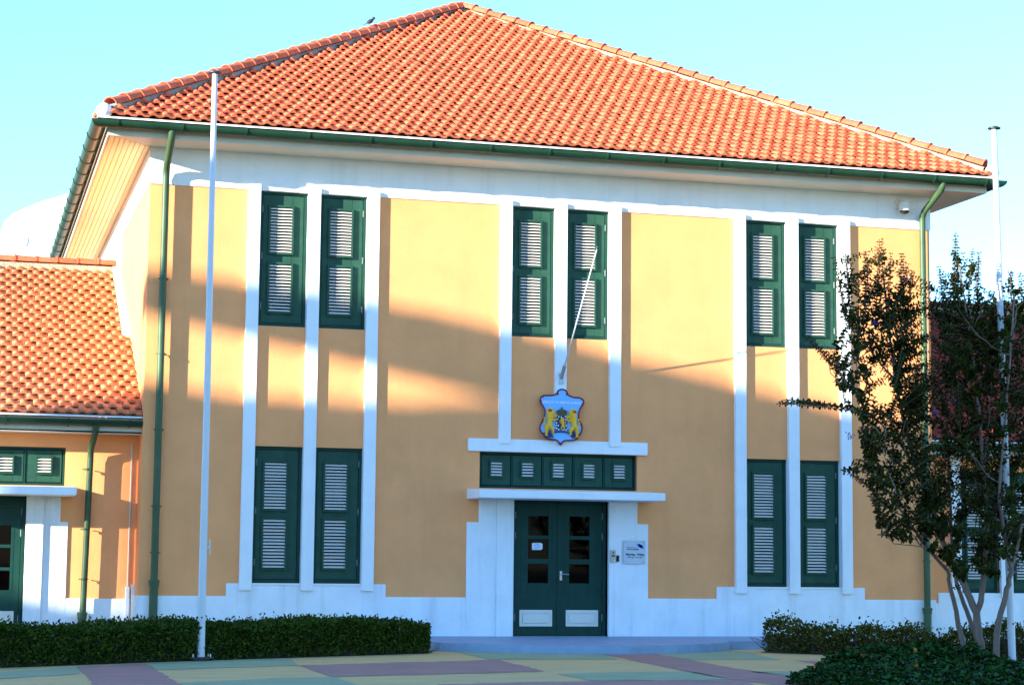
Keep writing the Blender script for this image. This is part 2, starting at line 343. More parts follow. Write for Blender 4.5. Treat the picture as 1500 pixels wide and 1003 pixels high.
def shutter_window(parent, loc, key, hs, rot=None, slats=15):
    f, lf, lv, P = WMESH[key]; w = link('window', f, parent, loc, rot)
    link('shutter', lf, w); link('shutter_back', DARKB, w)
    for m_, p in zip(lv, P):
        link('louvre_frame', m_, w)
        za, zb = p[2]+.034*.8, p[3]-.034; st = (zb-za)/slats
        for k in range(slats): link('slat', SLAT, w, (p[0]+.031, .060+random.uniform(-.002, .002), za+(k+.5)*st), (random.uniform(-.05, .05), 0, random.uniform(-.004, .004)))
    hx = .050 if hs == 'l' else WW-.050
    for z in (.33, WH*.52, WH-.28): link('hinge', HINGE, w, (hx, .064, z))
    return w
for a, b, h in win_spans():
    shutter_window(bld, (a, 0, UP[0]), 'u', h); shutter_window(bld, (a, 0, LO[0]), 'l', h)
for a, b, h in mid:
    # the middle bay is a little narrower: same window scaled to its opening
    w = shutter_window(bld, (a, 0, UP[0]), 'u', h); w.scale.x = (b-a)/WW
# transom window of five little louvred shutters
def transom(parent, x0, z0, z1, n, pw):
    Wt = n*pw+.06; h = z1-z0; m = frame_mesh(Wt, h, .035, .068, .16)
    for k in range(1, n): m.box(.03+k*pw-.012, .03+k*pw+.012, .069, .15, .042, h-.035)
    t = link('transom_window', m.mesh('transom_window', 'green_frame', bevel=.003), parent, (x0, 0, z0))
    lw = .24 if pw < .56 else .26
    c = pw/2; pn = (c-lw/2-.0, c+lw/2, h*.5-.125, h*.5+.165)
    lm = MB(); a0, a1 = .020, pw-.020
    lm.box(a0, pn[0]+.012, .084, .125, .055, h-.05); lm.box(pn[1]-.012, a1, .084, .125, .055, h-.05); lm.box(pn[0]+.012, pn[1]-.012, .0845, .124, .055, pn[2]+.012); lm.box(pn[0]+.012, pn[1]-.012, .0845, .124, pn[3]-.012, h-.05)
    me = lm.mesh('shutter', 'green_paint', bevel=.003); fm = louvre_frame(pn, .028).mesh('louvre_frame', 'green_paint', bevel=.003); sm = slat_mesh(lw-.052)
    bk = MB().box(0, pw, .126, .148, .03, h-.02).mesh('shutter_back', 'unlit_interior')
    for k in range(n):
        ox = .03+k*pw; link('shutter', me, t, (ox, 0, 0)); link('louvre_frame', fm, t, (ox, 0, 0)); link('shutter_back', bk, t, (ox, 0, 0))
        za, zb = pn[2]+.024, pn[3]-.028
        for j in range(5): link('slat', sm, t, (ox+pn[0]+.026, .060, za+(j+.5)*(zb-za)/5), (random.uniform(-.05, .05), 0, 0))
    return t
transom(bld, TR[0]+.003, TR[2], TR[3], 5, (TR[1]-TR[0]-.066)/5)
# double door
def door(parent, x0, x1, z0, z1, yy, rows, px, pwid, pz, with_panel=True):
    g = MB(); t = .06; g.box(x0, x0+t, yy-.02, yy+.1, z0, z1); g.box(x1-t, x1, yy-.02, yy+.1, z0, z1); g.box(x0+t, x1-t, yy-.019, yy+.1, z1-.18, z1)
    part('door_frame', g, 'green_frame', parent, bevel=.004)
    xm = (x0+x1)/2
    for s, (a, b) in enumerate(((x0+t+.004, xm-.003), (xm+.003, x1-t-.004))):
        pa = px[s]; m = MB(); zt = z1-.185
        m.box(a, pa, yy, yy+.05, z0+.004, zt); m.box(pa+pwid, b, yy, yy+.05, z0+.004, zt)
        edges = [z0+.004]+[e for r in pz for e in r]+[zt]
        for i in range(0, len(edges), 2): m.box(pa, pa+pwid, yy+.0005, yy+.0495, edges[i], edges[i+1])
        m.box(a+.10, a+.112, yy-.004, yy+.003, z0+.62, z0+1.95); m.box(b-.112, b-.10, yy-.004, yy+.003, z0+.62, z0+1.95)
        if s == 1: m.box(a-.03, a+.03, yy-.014, yy-.0005, z0+.006, zt-.01)
        L = part('door_leaf', m, 'green_frame', parent, bevel=.003)
        for r in pz: part('pane', MB().box(pa, pa+pwid, yy+.022, yy+.028, r[0], r[1]), 'door_glass', L)
        if with_panel:
            c = (a+b)/2+(-.01 if s == 0 else .03); w2 = .277
            p = MB().box(c-w2, c+w2, yy-.012, yy-.0015, z0+.155, z0+.42); p.box(c-w2+.05, c+w2-.05, yy-.020, yy-.0125, z0+.205, z0+.37)
            part('kick_panel', p, 'white_slat', L, bevel=.004)
        hx = a if s == 0 else b
        for z in (z0+.30, z0+1.62, z0+1.95): part('hinge', MB().tube([(hx, yy-.012, z-.055), (hx, yy-.012, z+.055)], .011, 8), 'hinge_metal', L)
        if s == 1:
            hm = MB().box(a+.012, a+.052, yy-.022, yy-.0145, z0+.90, z0+1.05).tube([(a+.032, yy-.02, z0+1.0), (a+.032, yy-.065, z0+1.0), (a+.05, yy-.072, z0+1.0), (a+.15, yy-.072, z0+.995)], .010, 8)
            part('handle', hm, 'steel', L)
PZ = [(.978, 1.29), (1.37, 1.687), (1.749, 2.066)]
door(bld, DOOR[0]+.002, DOOR[1]-.002, DOOR[2], 2.47, .10, 3, (-.486, .217), .345, PZ)
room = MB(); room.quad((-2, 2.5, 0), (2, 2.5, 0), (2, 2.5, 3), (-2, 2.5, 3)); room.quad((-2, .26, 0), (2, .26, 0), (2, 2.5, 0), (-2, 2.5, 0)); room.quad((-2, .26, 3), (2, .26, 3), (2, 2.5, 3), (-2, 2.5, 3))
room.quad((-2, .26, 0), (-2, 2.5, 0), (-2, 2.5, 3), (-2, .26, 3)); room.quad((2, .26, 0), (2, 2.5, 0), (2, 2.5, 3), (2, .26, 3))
part('dark_hall_box', room, 'unlit_interior', bld)  # box added behind the door; its darkness is put into the wall colour
arc_pts = [(.24+.42*t, .30, 2.05-.75*t-.12*math.sin(t*6.0)) for t in [k/14 for k in range(15)]]  # thin ochre tube in a curve just behind the glass
tag(part('strand', MB().tube(arc_pts, .014, 6), 'strand_ochre', None), 'ochre yellow cable drawn in a curve behind the right door glass', 'strand')

# ------------------------------------------------------------------ eaves: soffit, fascia, gutter
EO = .70                                         # overhang of the fascia
sf = MB().prism([(-MBX-EO, -EO), (MBX+EO, -EO), (MBX, -.02), (-MBX, -.02)], 7.747, 7.775, 'z')
part('soffit', sf, 'soffit_front', bld)
nb = 8; bw = EO/nb
for k in range(nb):                              # tongue-and-groove boards of the left eave
    xa, xb = -MBX-.022-k*(EO-.03)/nb-.002, -MBX-.022-(k+1)*(EO-.03)/nb+.004
    part('soffit_board', MB().add([(xa, xa+MBX, 7.745), (xb, xb+MBX, 7.745), (xb, 14.1, 7.745), (xa, 14.1, 7.745), (xa, xa+MBX, 7.77), (xb, xb+MBX, 7.77), (xb, 14.1, 7.77), (xa, 14.1, 7.77)],
        [(0,3,2,1),(4,5,6,7),(0,1,5,4),(1,2,6,5),(2,3,7,6),(3,0,4,7)]), 'soffit_paint', bld, bevel=.003)
part('soffit', MB().box(-MBX-EO, -MBX-.01, -.5, 14.2, 7.776, 7.79), 'soffit_paint', bld)
part('soffit', MB().prism([(MBX, -.02), (MBX+EO, -EO), (MBX+EO, 14.2), (MBX, 14.2)], 7.747, 7.775, 'z'), 'soffit_front', bld)
fa = MB().box(-MBX-EO-.03, MBX+EO+.03, -EO-.03, -EO, 7.735, 7.98); fa.box(-MBX-EO-.03, -MBX-EO, -EO, 14.2, 7.735, 7.98); fa.box(MBX+EO, MBX+EO+.03, -EO, 14.2, 7.735, 7.98)
part('fascia', fa, 'soffit_front', bld)
dp = MB().prism([(-EO-.03, 7.99), (-EO-.20, 7.965), (-EO-.20, 7.992), (-EO-.03, 8.02)], -MBX-.9, MBX+.9, 'x')
part('drip_edge', dp, 'white_paint', bld)
GR = .105; GO = .885                              # gutter radius, centre line distance from the wall
def gutter_mesh(path_fn, length_pts, closed_ends=True): pass
def gutter(parent, corners, zc, r=GR, name='gutter', t=.006):
    """half round gutter swept along corners (x,y) with mitred joints; outward = left of travel"""
    m = MB(); prof = [(r*math.cos(a), r*math.sin(a)) for a in [math.pi*k/12 for k in range(12, 25)]]
    prof = [(-p[0], p[1]) for p in prof]               # from back to front
    prof = prof+[(prof[-1][0]+.012, prof[-1][1]+.004), (prof[-1][0]+.012, prof[-1][1]+.016), (prof[-1][0]-.004, prof[-1][1]+.014)]
    C = [Vector((x, y, 0)) for x, y in corners]; n = len(C); rings = []
    for i, c in enumerate(C):
        d1 = (C[i]-C[i-1]).normalized() if i else (C[1]-C[0]).normalized(); d2 = (C[i+1]-C[i]).normalized() if i < n-1 else d1
        n1 = Vector((d1.y, -d1.x, 0)); n2 = Vector((d2.y, -d2.x, 0)); b = (n1+n2).normalized(); b = b/max(.2, b.dot(n1))
        rings.append([(c+b*p[0])+Vector((0, 0, zc+p[1])) for p in prof])
    k = len(prof)
    for a, b in zip(rings[:-1], rings[1:]):
        m.add(a+b, [(j, j+1, k+j+1, k+j) for j in range(k-1)])
    for rr in (rings[0], rings[-1]): m.add(rr, [tuple(range(13))])
    return part(name, m, 'green_gutter', parent, smooth=True)
A = MBX+GO
# travel so that outward is on the right hand side of travel
gt = gutter(bld, [(-A, 14.3), (-A, -GO), (A, -GO), (A, 14.3)], 7.925)
def bracket(x, y, zc, ax, r=GR):
    arc = lambda q: [(q*math.cos(t), q*math.sin(t)) for t in [math.pi+math.pi*k/10 for k in range(11)]]
    o = arc(r+.013)+[(r+.02, .012), (r-.004, .014)]+arc(r+.001)[::-1]
    m = MB()
    if ax == 'x': m.prism([(y-c, zc+d) for c, d in o], x-.015, x+.015, 'x')
    else: m.prism([(x-c, zc+d) for c, d in o], y-.015, y+.015, 'y')
    return m
for k in range(16): part('bracket', bracket(-7.35+k*.98, -GO, 7.925, 'x'), 'green_gutter', gt)
for k in range(15): part('bracket', bracket(-A, .1+k*.98, 7.925, 'y'), 'green_gutter', gt)

# ------------------------------------------------------------------ roof
HW = 7.65; APZ = 12.37; EZ = 8.005; SL = math.atan2(APZ-EZ, HW); CY = HW-.9
roof = part('roof', MB().add([(-HW+.02, -.88, EZ-.03), (HW-.02, -.88, EZ-.03), (HW-.02, -.92+2*HW, EZ-.03), (-HW+.02, -.92+2*HW, EZ-.03), (0, CY, APZ-.03)], [(0, 1, 4), (1, 2, 4), (2, 3, 4), (3, 0, 4), (3, 2, 1, 0)]), 'twig', bld)
TW, TL = .195, .222
PROF = [(0, .002, 0), (.010, .006, .022), (.038, .006, .049), (.074, .006, .046), (.097, .006, .019), (.112, .004, .002), (.155, .001, 0), (.195, .004, 0)]
def tile_arrays(length=TL+.075):
    V = []; F = []; n = len(PROF); rings = ((0, .044, .80), (.10, .041, 1.0), (1.0, .0, .48))
    for x, b, h in PROF:
        V.append((x, -.001, b+h*.46+.044-.031))
        for t, lift, k in rings: V.append((x*(1-.02*t), length*t, b+h*k+lift))
    for i in range(n-1):
        for j in range(3): F.append((i*4+j, (i+1)*4+j, (i+1)*4+j+1, i*4+j+1))
    return np.array(V, float), F
TV, TF = tile_arrays()
def tile_me(name, material):
    me = bpy.data.meshes.new(name); me.from_pydata([tuple(v) for v in TV], [], TF); me.materials.append(MATS[material])
    me.polygons.foreach_set('use_smooth', [True]*len(me.polygons))
    try: me.set_sharp_from_angle(angle=R(55))
    except Exception: pass
    return me
def tiles_on_slope(parent, origin, ang, yawz, spots, material, nmax, offs=(0, 0, 0)):
    """spots: (x along eave, row); the first nmax become single tiles, the rest one stuff part"""
    M0 = Matrix.Translation(origin) @ Matrix.Rotation(yawz, 4, 'Z') @ Matrix.Rotation(ang, 4, 'X')
    me = tile_me('roof_tile', material); bigV = []; bigF = []
    for i, (x, y) in enumerate(spots):
        M = M0 @ Matrix.Translation((x+random.uniform(-.004, .004), y+random.uniform(-.008, .008), random.uniform(-.004, .007))) @ Matrix.Rotation(random.gauss(0, .022), 4, 'Z') @ Matrix.Rotation(random.gauss(0, .018), 4, 'X') @ Matrix.Rotation(random.gauss(0, .014), 4, 'Y')
        if i < nmax:
            o = link('roof_tile', me, parent); o.matrix_local = Matrix.Translation(offs) @ M
        else:
            a = np.array(M); bigV.append(TV @ a[:3, :3].T+a[:3, 3]+np.array(offs)); k = (len(bigV)-1)*len(TV); bigF += [tuple(j+k for j in f) for f in TF]
    if bigV:
        m = bpy.data.meshes.new('roof_tile'); m.from_pydata(np.concatenate(bigV).tolist(), [], bigF); m.materials.append(MATS[material])
        m.polygons.foreach_set('use_smooth', [True]*len(m.polygons))
        try: m.set_sharp_from_angle(angle=R(55))
        except Exception: pass
        o = link('roof_tile', m, parent); o['kind'] = 'stuff'
SLEN = HW/math.cos(SL); rows = int(SLEN/TL)+1
front = []
for r in range(rows):
    y = r*TL; half = HW*(1-(y+TL*.55)/SLEN); n = int(2*HW/TW)
    for i in range(-1, n+1):
        x = -HW+(i+.5*(r % 2))*TW
        if -half-.05 < x and x+TW < half+.05 and half > .06: front.append((x, y))
tiles_on_slope(roof, (0, -.9, EZ), SL, 0, front, 'terracotta', 300)
tiles_on_slope(roof, (-HW, CY, EZ), SL, -math.pi/2, front, 'terracotta', 0)
tiles_on_slope(roof, (HW, CY, EZ), SL, math.pi/2, front, 'terracotta', 0)
# hips: cement bedding and half-round hip tiles
def hip_tile_me(r=.122, L=.40):
    V = []; F = []; n = 8
    for j, (y, rr) in enumerate(((0, r*1.12), (.03, r*1.12), (.032, r*1.0), (L, r*.90))):
        for k in range(n+1):
            a = math.pi*k/n; V.append((rr*math.cos(a), y, rr*math.sin(a)*.95))
    for j in range(3):
        for k in range(n): F.append((j*(n+1)+k, j*(n+1)+k+1, (j+1)*(n+1)+k+1, (j+1)*(n+1)+k))
    for k in range(n): V.append((r*.96*math.cos(math.pi*k/n), .002, r*.9*math.sin(math.pi*k/n)))
    o = len(V)-n
    for k in range(n-1): F.append((k, o+k, o+k+1, k+1))
    me = bpy.data.meshes.new('hip_tile'); me.from_pydata(V, [], F); me.materials.append(MATS['terracotta']); me.polygons.foreach_set('use_smooth', [True]*len(F))
    try: me.set_sharp_from_angle(angle=R(50))
    except Exception: pass
    return me
HIPME = hip_tile_me()
def hip(parent, a, b, step=.338, lift=.085, bedw=.112, beddrop=.05, me=HIPME):
    a = Vector(a); b = Vector(b); d = (b-a); L = d.length; d.normalize()
    side = d.cross(Vector((0, 0, 1))).normalized(); nrm = side.cross(d).normalized()
    m = MB(); ns = int(L/.12)
    ring = []
    for i in range(ns+1):
        p = a+d*(L*i/ns); j = [random.uniform(-.012, .012) for _ in range(4)]
        ring.append([p-side*(bedw+j[0])-nrm*(beddrop+j[2]), p-side*(bedw*.62)+nrm*(lift*.72), p+nrm*lift*.9, p+side*(bedw*.62)+nrm*(lift*.72), p+side*(bedw+j[1])-nrm*(beddrop+j[3])])
    for q, w in zip(ring[:-1], ring[1:]): m.add(q+w, [(k, k+1, k+6, k+5) for k in range(4)])
    part('mortar', m, 'cement', parent)
    n = int(L/step); base = Matrix((( side.x, d.x, nrm.x, 0), (side.y, d.y, nrm.y, 0), (side.z, d.z, nrm.z, 0), (0, 0, 0, 1)))
    for k in range(n):
        p = a+d*(k*L/n+.02)+nrm*(lift+random.uniform(-.004, .004))
        o = link('hip_tile', me, parent); o.matrix_local = Matrix.Translation(p) @ base @ Matrix.Rotation(random.gauss(0, .01)-.02, 4, 'X') @ Matrix.Rotation(random.gauss(0, .01), 4, 'Z')
AP = (-.06, CY+.08, APZ+.01)
for c in ((-HW+.2, -.7, EZ+.12), (HW-.2, -.7, EZ+.12)): hip(roof, c, AP)
for c in ((-HW+.1, -.9+2*HW-.1, EZ+.06), (HW-.1, -.9+2*HW-.1, EZ+.06)): hip(roof, c, AP, step=.5)
for sx in (-1, 1):
    part('hip_end', MB().ball((sx*(HW-.10), -.80, EZ+.085), (.125, .125, .125), 16, 10), 'white_paint', roof, smooth=True)

# ------------------------------------------------------------------ downpipes
def downpipe(parent, x, ytop, ztop, zl, xw, ywall, zbot, r=.055, clips=(), collar=None, x2=None, mtl='green_pipe'):
    m = MB(); x2 = xw if x2 is None else x2
    pts = [(x, ytop, ztop+.06), (x, ytop+.01, ztop-.03), (x, ytop+.06, ztop-.10), (xw-(xw-x)*.1, ywall-.08, zl+.10), (xw, ywall-.012, zl+.02), (xw, ywall, zl-.07), (x2, ywall, zbot)]
    m.tube(pts, r, 14); p = part('downpipe', m, mtl, parent, smooth=True)
    for z in (zl-.04, ztop-.08):
        pass
    if collar:
        part('collar', MB().lathe([(r+.002, -.06), (r+.022, -.055), (r+.022, .0), (r+.030, .004), (r+.030, .05), (r+.004, .055)], (x2, ywall, collar), 14), mtl, p, smooth=True)
        part('foot_pipe', MB().tube([(x2, ywall, 0), (x2, ywall, collar)], r+.012, 14), mtl, p, smooth=True)
    for z in clips:
        part('pipe_clip', MB().lathe([(r+.001, -.014), (r+.008, -.012), (r+.008, .012), (r+.001, .014)], (x2, ywall, z), 14).box(x2+r, x2+r+.03, ywall-.01, ywall+.12, z-.006, z+.006).box(x2-r-.022, x2-r, ywall-.008, ywall+.008, z-.008, z+.008), mtl, p)
    return p
dps = [5.65, 4.47, 3.29, 2.11, 1.05+.35]
downpipe(bld, -6.52, -GO, 7.82, 7.33, -6.52, -.12, 0, clips=dps, collar=.93)
downpipe(bld, 6.56, -GO, 7.82, 7.36, 6.56, -.12, 0, clips=dps, collar=.56)

# side wall window above the left wing
for yy in (5.55, 6.55):
    part('pilaster', MB().box(-MBX-.08, -MBX+.05, yy-PW, yy+PW, 5.0, 7.25), 'white_paint', bld, bevel=.006)
shutter_window(bld, (-MBX-.045, 6.55-PW, UP[0]), 'u', 'l', (0, 0, -math.pi/2))

# ------------------------------------------------------------------ wings
WEZ, WEY, WRY, WRZ, WYW = 3.50, .06, 6.0, 6.60, .65
WSL = math.atan2(WRZ-WEZ, WRY-WEY); WLEN = math.hypot(WRZ-WEZ, WRY-WEY)
def wing(name, label, xin, xout, sgn, tmat, inner_gap):
    w = thing(name, label, 'building', (xin, WYW, 0)); off = (-xin, -WYW, 0)
    x0, x1 = min(xin, xout), max(xin, xout)
    rf = part('roof', MB().add([(x0, WEY, WEZ-.03), (x1, WEY, WEZ-.03), (x1, WRY, WRZ-.03), (x0, WRY, WRZ-.03), (x1, 2*WRY-WEY, WEZ-.03), (x0, 2*WRY-WEY, WEZ-.03)], [(0, 1, 2, 3), (3, 2, 4, 5)]), tmat, w)
    return w, rf, off, x0, x1
lw, lroof, loff, lx0, lx1 = wing('wing_building', 'single storey yellow wing with sunlit orange roof joined to the left side of the building', -MBX-.001, -15.0, -1, 'terracotta_pale', .0)
nrow = int(WLEN/TL)+1; spots = []
for q in range(nrow):
    y = q*TL
    for i in range(42):
        x = lx1-.002-(i+.5*(q % 2))*TW
        if y > 3.3 and x+(TW if q % 2 else 0) > lx1+.01: continue
        if x > lx0: spots.append((i, x-TW*.0-(0 if q % 2 else TW) if not q % 2 else x-TW*.0, y))
spots.sort(key=lambda s: (s[0] >= 11, s[2], s[0]))
tiles_on_slope(lroof, (0, WEY, WEZ), WSL, 0, [(x, y) for i, x, y in spots], 'terracotta_pale', 300)
part('flashing', MB().prism([(3.0, WEZ+.12+(3.0-WEY)*math.tan(WSL)), (WRY, WRZ+.14), (WRY, WRZ-.02), (3.0, WEZ+(3.0-WEY)*math.tan(WSL)-.02)], lx1-.125, lx1+.005, 'x'), 'white_paint', lw)
def ridge(parent, x0, x1, y, z, off=(0, 0, 0), mat_me=HIPME):
    hip(parent, (x0, y, z), (x1, y, z), step=.36, lift=.10, bedw=.14, beddrop=.06)
ridge(lroof, lx0, lx1-.06, WRY, WRZ+.01)
# walls
def wing_walls(w, x0, x1, ops, xside):
    m = wall_mesh(x0, x1, 0, 3.42, ops, WYW, .25)
    m.quad((xside, WYW, 0), (xside, WYW, 3.4), (xside, 2*WRY-WYW, 3.4), (xside, 2*WRY-WYW, 0)); m.quad((x0, 2*WRY-WYW, 0), (x1, 2*WRY-WYW, 0), (x1, 2*WRY-WYW, 3.4), (x0, 2*WRY-WYW, 3.4))
    m.add([(xside, WYW, 3.4), (xside, 2*WRY-WYW, 3.4), (xside, WRY, 6.45)], [(0, 1, 2)])
    part('wall', m, 'yellow_stucco', w)
    part('soffit', MB().box(x0, x1, WEY+.10, WYW, 3.235, 3.26), 'soffit_front', w)
    part('fascia', MB().box(x0, x1, WEY+.10, WEY+.125, 3.228, 3.47), 'soffit_front', w)
    part('drip_edge', MB().prism([(WEY+.10, 3.488), (WEY-.03, 3.468), (WEY-.03, 3.49), (WEY+.10, 3.512)], x0, x1, 'x'), 'white_paint', w)
    g = gutter(w, [(x0, .06), (x1, .06)], 3.42, .09)
    return g
LD = (-10.06, -8.44, .06, 2.25); LT = (-11.2, -7.87, 2.42, 3.02)
lg = wing_walls(lw, lx0, lx1, [LD, (-10.27, -7.87, 2.42, 3.02)], lx0)
for k in range(12): part('bracket', bracket(-6.95-k*.93, .06, 3.42, 'x', .09), 'green_gutter', lg)
transom_l = transom(lw, -10.267-lx1, 2.42, 3.02, 4, (2.40-.066)/4); transom_l.location.y = 0
part('door_canopy', MB().prism([(WYW+.05, 2.25), (-.2, 2.25), (-.2, 2.375), (WYW+.05, 2.41)], -10.75, -7.73, 'x'), 'white_paint', lw, bevel=.008)
wp = MB(); yb = WYW-.028
wp.box(-8.17, -7.92, yb, WYW+.05, 0, 2.25); wp.box(-7.92, -7.80, yb, WYW+.05, 0, 1.86); wp.box(-7.80, lx1-.06, yb, WYW+.05, 0, .68)
wp.box(-10.60, -10.33, yb, WYW+.05, 0, 2.25); wp.box(lx0, -10.60, yb, WYW+.05, 0, .68)
part('plinth', wp, 'white_plinth', lw, bevel=.005)
part('door_jamb', MB().box(-8.44, -8.17, WYW-.075, WYW+.24, 0, 2.25), 'white_plinth', lw, bevel=.006); part('door_jamb', MB().box(-10.33, -10.06, WYW-.075, WYW+.24, 0, 2.25), 'white_plinth', lw, bevel=.006)
part('corner_pier', MB().box(lx1-.135, lx1-.075, WYW-.06, WYW+.02, 0, .87).box(lx1-.045, lx1+.005, WYW-.11, WYW+.02, 0, .90), 'white_plinth', lw, bevel=.006)
part('conduit', MB().tube([(lx1-.105, WYW-.02, .86), (lx1-.10, WYW-.02, 3.1)], .013, 8), 'soffit_front', lw, smooth=True)
door(lw, LD[0]+.002, LD[1]-.002, .06, 2.25, WYW+.08, 3, (-9.83, -9.05), .40, [(.80, 1.10), (1.15, 1.45), (1.50, 1.80)])
downpipe(lw, -7.46, .06, 3.33, 2.92, -7.50, WYW-.15, 0, r=.05, clips=[2.68, 1.75, .98], collar=.42, x2=-7.545)

rw, rroof, roff, rx0, rx1 = wing('wing_building', 'single storey wing with dark red roof in shade behind the tree at right', MBX+.001, 15.0, 1, 'terracotta_shaded', .0)
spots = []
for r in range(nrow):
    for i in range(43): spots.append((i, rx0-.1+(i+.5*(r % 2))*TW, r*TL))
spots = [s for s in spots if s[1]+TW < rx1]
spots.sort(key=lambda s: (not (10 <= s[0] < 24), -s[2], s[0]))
tiles_on_slope(rroof, (0, WEY, WEZ), WSL, 0, [(x, y) for i, x, y in spots], 'terracotta_shaded', 250)
ridge(rroof, rx0+.06, rx1, WRY, WRZ+.01)
RW = [(7.60, 7.60+WW, .86, 3.0), (7.60+WW+2*PW, 7.60+2*WW+2*PW, .86, 3.0)]
rg = wing_walls(rw, rx0, rx1, RW+[(RW[1][1]+2*PW, RW[1][1]+2*PW+WW, .86, 3.0)], rx1)
for k in range(9): part('bracket', bracket(7.2+k*.93, .06, 3.42, 'x', .09), 'green_gutter', rg)
for a in (7.60, 7.60+WW+2*PW, 7.60+2*WW+4*PW):
    shutter_window(rw, (a-rx0, 0, .86), 'l', 'l')
for x in (7.60-PW, 7.60+WW+PW, 7.60+2*WW+3*PW, 7.60+3*WW+5*PW):
    part('pilaster', MB().box(x-PW, x+PW, WYW-.08, WYW+.05, .77, 3.23), 'white_paint', rw, bevel=.006)
rp = MB(); rp.box(rx0+.06, 7.16, yb, WYW+.05, 0, .68); rp.box(7.16, 10.4, yb, WYW+.05, 0, .86); rp.box(10.4, rx1, yb, WYW+.05, 0, .68)
part('plinth', rp, 'white_plinth', rw, bevel=.005)

# ------------------------------------------------------------------ things on the facade
# inclined flag rod
rod = thing('flag_rod', 'thin white flag rod slanting out from the wall above the coat of arms', 'flagpole', (0, -.08, 4.30))
part('rod', MB().tube([(0, -.10, 4.33), (.002, -1.955, 6.185)], [.015, .011], 8), 'metal_white', rod, smooth=True)
part('finial', MB().ball((.002, -1.97, 6.20), .028, 10, 6), 'metal_dark', rod, smooth=True)
part('bracket', MB().box(-.04, .04, -.094, -.081, 4.22, 4.40).tube([(0, -.09, 4.32), (0, -.28, 4.51)], .030, 10), 'steel', rod)
# security camera under the eave
sc = thing('security_camera', 'white dome security camera hanging under the eave near the right downpipe', 'camera', (6.18, -.20, 7.55))
part('mount', MB().box(6.10, 6.24, -.08, -.024, 7.50, 7.66).tube([(6.17, -.07, 7.60), (6.18, -.20, 7.62), (6.18, -.20, 7.58)], .03, 8), 'cream_plastic', sc, smooth=True)
part('housing', MB().lathe([(.03, .10), (.075, .085), (.095, .03), (.10, -.02), (.095, -.06)], (6.18, -.20, 7.52), 18), 'cream_plastic', sc, smooth=True)
part('dome', MB().lathe([(.085, .0), (.080, -.035), (.055, -.065), (.001, -.078)], (6.18, -.20, 7.46), 16), 'black_plastic', sc, smooth=True)
part('bezel', MB().lathe([(.086, .004), (.098, .004), (.098, -.02), (.086, -.02)], (6.18, -.20, 7.462), 18), 'cream_plastic', sc, smooth=True)
# intercom, card reader
ic = thing('intercom', 'small grey steel intercom panel on the white jamb right of the door', 'intercom', (.905, -.07, 1.42))
part('plate', MB().box(.858, .955, -.098, -.0705, 1.322, 1.525), 'steel', ic, bevel=.004)
part('lens', MB().tube([(.908, -.0985, 1.483), (.908, -.104, 1.483)], .014, 12), 'black_plastic', ic)
part('grille', MB().box(.885, .935, -.102, -.0985, 1.42, 1.446), 'metal_dark', ic)
part('button', MB().box(.918, .942, -.103, -.0985, 1.345, 1.362), 'letter_white', ic, bevel=.002)
cr = MB().box(.968, 1.012, -.105, -.0705, 1.336, 1.44)
tag(part('card_reader', cr, 'black_plastic', None, bevel=.006), 'small black card reader box beside the steel intercom', 'card reader')
# plaque
pq = thing('plaque', 'clear square sign plate with blue logo and opening hours right of the door', 'sign', (1.285, -.05, 1.49))
part('plate', MB().box(1.10, 1.48, -.062, -.054, 1.305, 1.685), 'acrylic', pq, bevel=.003)
for x in (1.135, 1.445):
    for z in (1.345, 1.655): part('standoff', MB().tube([(x, -.031, z), (x, -.072, z)], .012, 10), 'steel', pq)
FACE = (math.pi/2, 0, 0)
def letters(parent, txt, size, loc, material, bold=0, depth=.0015, name='lettering', roll=0):
    o = link(name, text_mesh(txt, size, material, depth, bold), parent, Vector(loc)-Vector(parent.location), (math.pi/2, roll, 0)); return o
letters(pq, 'GERECHT IN EERSTE AANLEG', .0125, (1.235, -.0645, 1.572), 'letter_black')
letters(pq, 'heil en justitie', .036, (1.265, -.0645, 1.545), 'letter_black', .0006)
letters(pq, 'Maandag - Vrijdag', .044, (1.297, -.0645, 1.458), 'letter_black', .0012)
letters(pq, '7:45 am - 4:15 pm', .036, (1.297, -.0645, 1.412), 'letter_black')
lg2 = MB()
for k in range(3):
    x = 1.345+k*.026; z = 1.618-k*.010
    lg2.prism([(x-.024, z+.018), (x+.034, z+.018), (x+.060, z-.030), (x+.045, z-.046), (x+.008, z-.034)], -.0665, -.0625, 'y')
part('logo', lg2, 'logo_blue', pq)
# notice on the door glass
nt = thing('notice', 'small pale paper notice stuck on the middle pane of the left door leaf', 'notice', (-.33, .10, 1.575))
part('paper', MB().prism([(-.415, 1.515), (-.27, 1.515), (-.235, 1.53), (-.235, 1.615), (-.265, 1.628), (-.39, 1.628), (-.415, 1.62)], .1195, .1215, 'y'), 'notice_paper', nt)
pr = MB()
for k, (a, b) in enumerate(((-.375, -.29), (-.385, -.265), (-.36, -.28), (-.385, -.275))): pr.box(a, b, .1182, .1193, 1.603-k*.022, 1.609-k*.022)
part('print', pr, 'logo_blue', nt)
